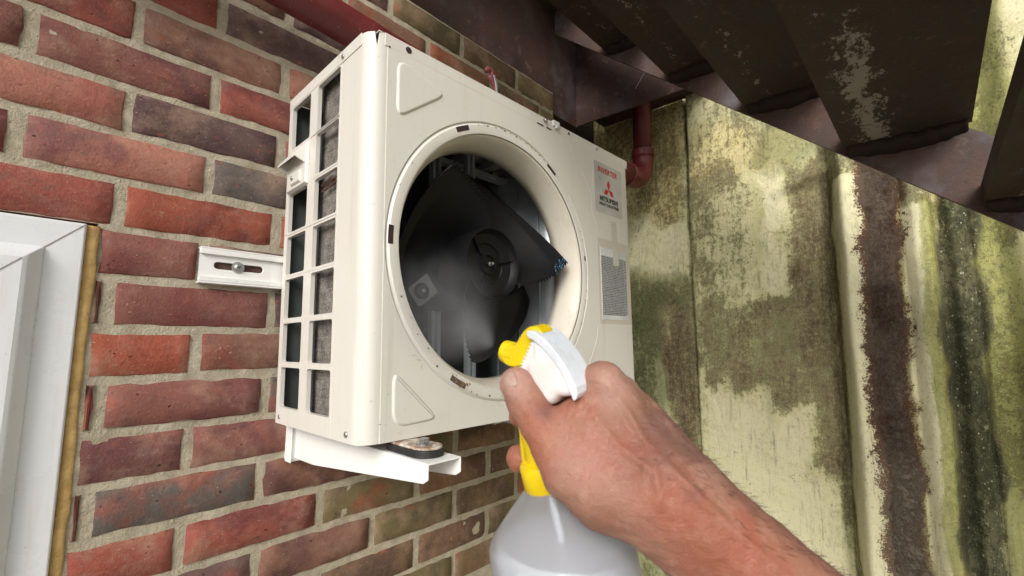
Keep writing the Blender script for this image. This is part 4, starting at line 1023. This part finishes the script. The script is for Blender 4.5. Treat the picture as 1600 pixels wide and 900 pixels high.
def relief(P):
    """small outward relief: veins, creases, pores"""
    x, y, z = P[..., 0], P[..., 1], P[..., 2]; r = (fbm(x * .06 + 9, y * .06, z * .06 + 4) - .5) * 2.6 + (fbm(x * .25, y * .25, z * .25 + 3) - .5) * 1.2
    for line in VEINS:
        m_ = None
        for a, b_ in zip(line, line[1:]):
            a, b_ = cpt(*a), cpt(*b_); ab = b_ - a; q = P - a; t = np.clip((q[..., :2] @ ab[:2]) / (ab[:2] @ ab[:2]), 0, 1)
            dd = np.linalg.norm(q[..., :2] - t[..., None] * ab[:2], axis=-1); m_ = dd if m_ is None else np.minimum(m_, dd)
        r = r + 1.3 * np.exp(-(m_ / 2.1) ** 2)
    # creases over the thumb joint and in the web by the sprayer
    for (cx, cy, cd), ax, wd, am, per in (((848, 668, 280), (.62, -.78), 8, .55, 2.6), ((838, 652, 280), (.62, -.78), 5, .4, 2.2), ((925, 640, 275), (.75, .65), 10, .75, 4.0), ((905, 640, 280), (.9, -.35), 8, .7, 3.4), ((1035, 735, 250), (.76, -.65), 16, .3, 5)):
        c_ = cpt(cx, cy, cd); u = (x - c_[0]) * ax[0] + (y - c_[1]) * ax[1]; v = (x - c_[0]) * -ax[1] + (y - c_[1]) * ax[0]
        w_ = np.exp(-(u / wd) ** 2 - (v / (wd * 1.6)) ** 2); r = r - am * w_ * (np.abs(np.sin((u + (vnoise(v * .3, u * .1, 2.) - .5) * 2.0) * math.pi / per)) ** .5 < .45)
    return r
def skin_surface(h=1.5):
    lo = np.array([-24., -262., 218.]); hi = np.array([215., -26 + 12., 378.])
    ax = [np.arange(l, u, h) for l, u in zip(lo, hi)]
    X = np.stack(np.meshgrid(*ax, indexing='ij'), -1)
    D = np.empty(X.shape[:3])
    for i in range(X.shape[0]): D[i] = field(X[i])
    s = D < 0; n = s.shape
    corners = sum(s[i:n[0] - 1 + i, j:n[1] - 1 + j, k:n[2] - 1 + k].astype(int) for i in (0, 1) for j in (0, 1) for k in (0, 1))
    act = (corners > 0) & (corners < 8); idx = -np.ones(act.shape, int); idx[act] = np.arange(act.sum()); ci = np.argwhere(act)
    acc = np.zeros((len(ci), 3)); cnt = np.zeros(len(ci))
    off = [(i, j, k) for i in (0, 1) for j in (0, 1) for k in (0, 1)]
    for a in off:
        for ax_ in range(3):
            if a[ax_]: continue
            b_ = list(a); b_[ax_] = 1
            pa, pb = ci + a, ci + b_; da, db = D[tuple(pa.T)], D[tuple(pb.T)]; m_ = (da < 0) != (db < 0)
            t = np.where(m_, da / np.where(m_, da - db, 1), 0); p = pa + t[:, None] * (pb - pa); acc[m_] += p[m_]; cnt[m_] += 1
    V = lo + acc / cnt[:, None] * h; F = []
    for ax_ in range(3):
        o1, o2 = [(1, 2), (2, 0), (0, 1)][ax_]
        sl = [slice(None)] * 3; A = s[tuple(slice(0, n[q] - 1) if q == ax_ else slice(1, n[q] - 1) for q in range(3))]
        B = s[tuple(slice(1, n[q]) if q == ax_ else slice(1, n[q] - 1) for q in range(3))]
        e = np.argwhere(A != B); base_ = e.copy()
        for q in range(3):
            if q != ax_: base_[:, q] += 1
        def cell(d1, d2):
            c_ = base_.copy(); c_[:, o1] -= d1; c_[:, o2] -= d2; return idx[tuple(c_.T)]
        q = np.stack([cell(1, 1), cell(0, 1), cell(0, 0), cell(1, 0)], -1); fl = A[tuple(e.T)]
        q[~fl] = q[~fl][:, ::-1]; F.append(q)
    F = np.concatenate(F); F = F[(F >= 0).all(1)]
    for _ in range(2):                                   # pull vertices onto the field, push out the relief
        e = .5; G3 = np.stack([(field(V + d_) - field(V - d_)) / (2 * e) for d_ in np.eye(3) * e], -1); G3 /= np.linalg.norm(G3, axis=1)[:, None] + 1e-9
        V = V - G3 * field(V)[:, None] * .9
    return V + G3 * relief(V)[:, None], F, G3
person = empty('person', frame(cpt(1175, 900, 255)))
tag(person, 'bare right hand and forearm gripping the yellow and white spray bottle', 'person')
PINV = person.location.copy()
def pw(P): return [tuple(frame(p) - PINV) for p in P]
def mat_skin():
    b = M('weathered_skin'); a = b.noise(38, 5, .65); m_ = b.noise(120, 4, .65); f = b.noise(700, 2, .6); L = b.noise(14, 3, .6)
    c = b.mix(b.step(L, .35, .65), (.24, .112, .070), (.32, .165, .110)); c = b.mix(b.step(a, .45, .68, 0, .65), c, (.30, .085, .055)); c = b.mix(b.step(m_, .52, .72, 0, .35), c, (.45, .28, .21))
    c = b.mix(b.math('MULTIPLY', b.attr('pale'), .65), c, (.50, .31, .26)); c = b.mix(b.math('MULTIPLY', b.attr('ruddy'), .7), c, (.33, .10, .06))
    c = b.mix(b.math('MULTIPLY', b.attr('mauve_shade'), b.step(a, .35, .6, .35, .85)), c, (.17, .085, .075))  # paints the shaded upper-right side of hand and forearm into the skin colour
    c = b.mix(b.step(b.voro(60), .14, .07, 0, .35), c, (.22, .09, .06))
    vc = b.n('ShaderNodeTexVoronoi', feature='DISTANCE_TO_EDGE'); vc.inputs['Scale'].default_value = 520; b.t.links.new(b.tc.outputs['Object'], vc.inputs['Vector'])
    h = b.math('ADD', b.math('MULTIPLY', m_, .8), b.math('MULTIPLY', b.step(vc.outputs['Distance'], 0, .12), .16)); h = b.math('ADD', h, b.math('MULTIPLY', f, .2)); h = b.math('ADD', h, b.math('MULTIPLY', b.noise(55, 5, .7, b.coord((1, 1, 2.2))), 1.6))
    c = b.mix(b.step(b.noise(230, 5, .75), .55, .68, 0, .35), c, (.20, .09, .06)); c = b.mix(b.step(b.noise(26, 6, .7, b.coord(off=(3, 1, 8))), .52, .68, 0, .4), c, (.44, .27, .20))
    b.b.inputs['Subsurface Radius'].default_value = (1, .35, .18); b.b.inputs['Subsurface Scale'].default_value = .004
    return b.set(color=c, rough=b.lin(m_, .3, .7, .42, .60), spec=.4, sss=.35, normal=b.bump(h, .6, .0014))
V, F, NRM = skin_surface()
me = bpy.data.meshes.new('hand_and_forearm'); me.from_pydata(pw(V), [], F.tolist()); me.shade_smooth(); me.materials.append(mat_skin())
px_ = 800 + V[:, 0] / V[:, 2] * 714.365; py_ = 450 - V[:, 1] / V[:, 2] * 714.365
def gs(cx, cy, s): return np.exp(-((px_ - cx) ** 2 + (py_ - cy) ** 2) / (2 * s * s))
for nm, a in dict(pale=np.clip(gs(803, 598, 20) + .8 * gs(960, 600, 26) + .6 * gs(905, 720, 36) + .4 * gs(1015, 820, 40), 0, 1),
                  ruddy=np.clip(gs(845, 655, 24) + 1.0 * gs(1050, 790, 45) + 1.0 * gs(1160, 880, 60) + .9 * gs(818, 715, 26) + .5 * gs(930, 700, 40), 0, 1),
                  mauve_shade=np.clip(np.clip(((px_ - 1060) * .62 - (py_ - 690) * .78) / 34 + .9, 0, 1) * (py_ > 640) * (px_ > 1000) * .9 + .8 * gs(852, 645, 12) + .6 * gs(1040, 705, 32) + .8 * gs(1085, 770, 12), 0, 1)).items():
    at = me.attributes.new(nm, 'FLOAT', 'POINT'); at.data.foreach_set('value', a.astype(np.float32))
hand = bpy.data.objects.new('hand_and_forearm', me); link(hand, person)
# thumb nail laid on the surface
def nail(c, ax_u, ax_v, wu, wv_):
    n = 13; u, v = np.meshgrid(np.linspace(-1, 1, n), np.linspace(-1, 1, n)); ax_u = np.array(ax_u, float); ax_u /= np.linalg.norm(ax_u); ax_v = np.array(ax_v, float); ax_v /= np.linalg.norm(ax_v)
    uu = u * np.sqrt(1 - v * v * .35); vv = v * np.sqrt(1 - u * u * .35)
    S3 = (cpt(*c) + (uu * wu)[..., None] * ax_u + (vv * wv_)[..., None] * ax_v).reshape(-1, 3)
    for _ in range(5):
        G3 = np.stack([(field(S3 + d_) - field(S3 - d_)) for d_ in np.eye(3) * .4], -1); G3 /= np.linalg.norm(G3, axis=1)[:, None] + 1e-9; S3 = S3 - G3 * field(S3)[:, None]
    dn = -G3
    lift = (.9 - .8 * np.maximum(np.abs(u), np.abs(v)) ** 3).reshape(-1, 1) * .28; S3 = S3 - dn * lift; I = np.arange(n * n).reshape(n, n)
    Fq = np.stack([I[:-1, :-1], I[:-1, 1:], I[1:, 1:], I[1:, :-1]], -1).reshape(-1, 4)
    b = M('nail'); b.set(color=(.44, .25, .195), rough=.42, sss=.3)
    o = mesh('nail', pw(S3), Fq.tolist(), b.m, person, smooth=True); sd = o.modifiers.new('solid', 'SOLIDIFY'); sd.thickness = .0008; sd.offset = 0
nail((796, 594, 290), (.80, .30, .55), (-.42, .90, 0), 4.6, 6.8)
# forearm hair
g = G(); rg = random.Random(12); cand = np.where((px_ > 990) & (py_ > 600) & (V[:, 2] < 300) & (((px_ - 1030) * .655 - (py_ - 775) * .756) > 5))[0]
for k in range(520):
    i = int(cand[rg.randrange(len(cand))]); p = Vector(V[i]); nn = Vector(NRM[i]); L = rg.uniform(3, 8)
    d = (nn * .55 + Vector((.6, -.5, -.15)) * rg.uniform(.5, 1.1) + Vector((rg.gauss(0, .25), rg.gauss(0, .25), rg.gauss(0, .2)))).normalized(); w = nn.cross(d).normalized() * .05; mid_ = p + d * L * .5 + nn * .3
    k0 = len(g.v); g.v += [Vector(t) for t in pw([p - w, p + w, mid_ + w * .7, p + d * L, mid_ - w * .7])]; g.f.append([k0, k0 + 1, k0 + 2, k0 + 3, k0 + 4])
o = g.obj('arm_hair', plain('brown_hair', (.09, .05, .035), .6), person, fix=False); o['kind'] = 'stuff'

# ------------------------------------------------------------------ spray bottle
SB = Vector((0.15162268, -0.71028983, -0.54783005)); SF = Vector((-0.12502613, 0.97500752, 0.18365402)); SU = Vector((-0.14324291, -0.2009059, 0.96908116)); SN = Vector((-0.98175859, -0.09485333, -0.1647814))
spray = empty('spray_bottle', SB + Vector((.02, 0, -.2))); tag(spray, 'clear plastic trigger spray bottle with yellow nozzle and white cap held in the hand', 'spray bottle')
def sp(s, t, n=0): return SB + (SF * s + SU * t + SN * n) * .001 - spray.location
def sprism(name, pts, n0, n1, mat, bevel=.0015, parent=None, seg=3, ang=35):
    g = G(); g.prism([sp(s, t, n0) for s, t in pts], SN * (n1 - n0) * .001); return g.obj(name, mat, parent or spray, bevel=bevel, seg=seg, ang=ang)
def sm2(pts, it=2):
    for _ in range(it):
        out = []
        for i in range(len(pts)):
            a, b_ = pts[i], pts[(i + 1) % len(pts)]; out += [(a[0] * .75 + b_[0] * .25, a[1] * .75 + b_[1] * .25), (a[0] * .25 + b_[0] * .75, a[1] * .25 + b_[1] * .75)]
        pts = out
    return pts
shroud_out = [(16, 52.5), (6, 51.5), (-7, 43), (-17, 32), (-24.5, 21), (-22, 14), (-19.5, 18.5), (-13, 29.5), (-3, 39), (9, 46.5), (15, 47.5)]
sprism('hood', sm2(shroud_out, 1), -12, 12, WHITEP, .0024, seg=4)
body_ = [(13, 50), (5, 48), (-5, 41), (-14, 30), (-20.5, 19.5), (-17, 15), (-9, 13), (-5.5, 6), (6, 4), (8, 12), (19, 27), (16, 33), (12, 36)]
g = G(); P2 = sm2(body_, 2); cx_ = sum(p[0] for p in P2) / len(P2); cy_ = sum(p[1] for p in P2) / len(P2)
R_ = lambda k, n: [sp(cx_ + (a - cx_) * k, cy_ + (b_ - cy_) * k, n) for a, b_ in P2]
g.loft([R_(.60, -10.5), R_(.82, -10), R_(.94, -8), R_(1, -5), R_(1, 5), R_(.94, 8), R_(.82, 10), R_(.60, 10.5)], cap=True); g.obj('sprayer_body', CAPP, spray, smooth=True)
# serrated edge of the moulding
tz = []
for k in range(9):
    t = k / 8; s_, t_ = 12 + 8 * t * 1.0, 46 - 20 * t; tz += [(s_ + 1.6, t_), (s_ - .6, t_ - 1.3)]
sprism('body_ribs', tz + [(8, 24), (6, 44)], -9, 9.6, CAPP, .0005)
noz = [(39.3, 32.9), (37.7, 25.1), (30, 23.0), (22, 25.5), (14, 30), (6, 34), (4.6, 44), (6.3, 51.5), (10.4, 54.5), (16.4, 54.2), (21.2, 50.5), (25.5, 43), (27.7, 38.4), (33, 38.6)]
yn = sprism('nozzle', sm2(noz, 2), -7, 7.5, YELLOW, .0016)
g = G(); c_ = SB + (SF * 33 + SU * 31) * .001 - spray.location; g.tube([c_ - SF * .004, c_ + SF * .008], .0078, 24); g.obj('nozzle_tip', YELLOW, yn, smooth=False, bevel=.001)
g = G(); g.tube([c_ + SF * .0075, c_ + SF * .0086], .0016, 12); g.obj('nozzle_orifice', plain('orifice', (.1, .08, .03), .5), yn)
for (s_, t_) in ((15.0, 48.5), (11.5, 41.0)):
    g = G(); g.disc(sp(s_, t_, 7.4), SN, .0019, .0006, 16, .0005); g.obj('white_dot', WHITEP, yn, smooth=True)
trg = [(24, -4), (21.5, -20), (18, -40), (15.0, -43.5), (9.0, -42.5), (6.2, -38), (7.8, -27), (11, -12), (14, -2), (10, 12), (18, 14)]
tg = sprism('trigger', sm2(trg, 2), -6, 6, YELLOW, .0014)
sprism('trigger_web', sm2([(17.5, -12), (15.8, -37), (12.5, -39), (10.5, -34), (13.5, -14)], 1), 5.2, 6.4, plain('trigger_recess', (.55, .36, .0), .4), .0002, tg)
g = G(); A_ = SB + (SU * -14) * .001 - spray.location
BA = Vector((.1689, -.7000, -.6000)) ; 
ax_top = Vector((0.15337, -0.70220, -0.58930)); ax_dir = (Vector((0.17014, -0.70889, -0.65729)) - ax_top).normalized(); away = Vector((RIGHT.x * 0 + FWD.x, FWD.y, FWD.z)) * .010
ax_top = ax_top + away - ax_dir * .006
def lathe(prof, n=48):
    a = ax_dir.orthogonal().normalized(); b_ = ax_dir.cross(a); g = G()
    g.loft([[ax_top + ax_dir * h + (a * math.cos(2 * math.pi * k / n) + b_ * math.sin(2 * math.pi * k / n)) * r_ - spray.location for k in range(n)] for r_, h in prof]); return g
g = lathe([(.0, -.028), (.010, -.028), (.0105, -.026), (.0105, .0), (.0150, .002), (.0158, .004), (.0158, .018), (.0150, .0195), (.0, .0195)]); o = g.obj('collar', YELLOW, spray); smooth_by(o, 35)
b = M('milky_translucent_plastic'); L = b.noise(8, 3); 
b.set(color=(.86, .87, .90), rough=.30, trans=.90, ior=1.12, sss=.0); MILK = b.m
H_ = [(.0138, .010), (.0138, .017), (.0160, .0195), (.0320, .0350), (.0470, .0500), (.0485, .0525), (.0492, .0560), (.0494, .0700), (.0496, .16), (.0490, .19), (.046, .196), (.0, .197)]
g = lathe(H_, 64); o = g.obj('bottle', MILK, spray, smooth=True); s_ = o.modifiers.new('solid', 'SOLIDIFY'); s_.thickness = .0012; s_.offset = -1
lv = SB.z - .091                                        # level liquid surface
b = M('cloudy_cleaning_liquid'); b.set(color=(.76, .78, .82), rough=.3, trans=.42, ior=1.25)
bm = bmesh.new(); lg = lathe([(.0, .030), (.0235, .031), (.0410, .0495), (.0460, .057), (.0478, .066), (.0480, .16), (.0470, .188), (.0, .190)], 64)
tmp = bpy.data.meshes.new('liquid'); tmp.from_pydata([tuple(v) for v in lg.v], [], lg.f); bm.from_mesh(tmp)
bmesh.ops.remove_doubles(bm, verts=bm.verts[:], dist=1e-5)
r_ = bmesh.ops.bisect_plane(bm, geom=bm.verts[:] + bm.edges[:] + bm.faces[:], plane_co=(0, 0, lv - spray.location.z), plane_no=(0, 0, 1), clear_outer=True)
bmesh.ops.holes_fill(bm, edges=[e for e in bm.edges if e.is_boundary]); bmesh.ops.recalc_face_normals(bm, faces=bm.faces[:]); bm.to_mesh(tmp); bm.free(); tmp.materials.append(b.m)
o = bpy.data.objects.new('liquid', tmp); link(o, spray)
g = G(); g.tube([ax_top + ax_dir * .0 - spray.location, ax_top + ax_dir * .10 + Vector((.004, 0, 0)) - spray.location, ax_top + ax_dir * .187 + Vector((.015, 0, 0)) - spray.location], .0028, 12); g.obj('dip_tube', WHITEP, spray, smooth=True)

# ------------------------------------------------------------------ spray mist
def mist():
    a = Vector((0.1505, -0.6605, -0.5095)); e = Vector((.405, -.230, -.430)); n = 24
    d = (e - a); L = d.length; d.normalize(); u = d.orthogonal().normalized(); v = d.cross(u); g = G(); rings = []
    for k in range(13):
        t = k / 12; r_ = .0015 + .150 * t ** .9; rings.append([a + d * L * t + (u * math.cos(2 * math.pi * q / n) + v * math.sin(2 * math.pi * q / n)) * r_ for q in range(n)])
    g.loft(rings, cap=True); g.v = [p - a for p in g.v]
    m_ = bpy.data.materials.new('water_mist'); m_.use_nodes = True; t = m_.node_tree; t.nodes.remove(t.nodes['Principled BSDF'])
    pv = t.nodes.new('ShaderNodeVolumePrincipled'); pv.inputs['Color'].default_value = (.93, .94, .96, 1); pv.inputs['Anisotropy'].default_value = .2
    tc = t.nodes.new('ShaderNodeTexCoord'); nz = t.nodes.new('ShaderNodeTexNoise'); nz.inputs['Scale'].default_value = 11; nz.inputs['Detail'].default_value = 5; nz.inputs['Distortion'].default_value = 1.2
    t.links.new(tc.outputs['Object'], nz.inputs['Vector'])
    ln = t.nodes.new('ShaderNodeVectorMath'); ln.operation = 'LENGTH'; t.links.new(tc.outputs['Object'], ln.inputs[0])
    dt = t.nodes.new('ShaderNodeVectorMath'); dt.operation = 'DOT_PRODUCT'; t.links.new(tc.outputs['Object'], dt.inputs[0]); dt.inputs[1].default_value = d
    def mt(op, x, y, cl=False):
        q = t.nodes.new('ShaderNodeMath'); q.operation = op; q.use_clamp = cl
        for i, w in enumerate((x, y)):
            if isinstance(w, (int, float)): q.inputs[i].default_value = w
            else: t.links.new(w, q.inputs[i])
        return q.outputs[0]
    def mr(x, a0, a1, b0, b1):
        q = t.nodes.new('ShaderNodeMapRange'); q.interpolation_type = 'SMOOTHSTEP'; t.links.new(x, q.inputs[0])
        for i, w in enumerate((a0, a1, b0, b1)): q.inputs[i + 1].default_value = w
        return q.outputs[0]
    cosn = mt('DIVIDE', dt.outputs['Value'], mt('ADD', ln.outputs['Value'], .0005)); edge = mr(cosn, .960, .998, 0, 1)
    near = mr(ln.outputs['Value'], .0, .12, 40.0, 2.0); far = mr(ln.outputs['Value'], L * .55, L * .99, 1, 0)
    dens = mt('MULTIPLY', mt('MULTIPLY', mt('MULTIPLY', near, edge), far), mr(nz.outputs['Fac'], .34, .66, .10, 1.6))
    t.links.new(dens, pv.inputs['Density']); t.links.new(pv.outputs[0], t.nodes['Material Output'].inputs['Volume'])
    o = g.obj('spray_mist', m_); o.location = a; tag(o, 'fine grey water mist drifting from the nozzle into the fan opening', 'mist', kind='stuff')
mist()
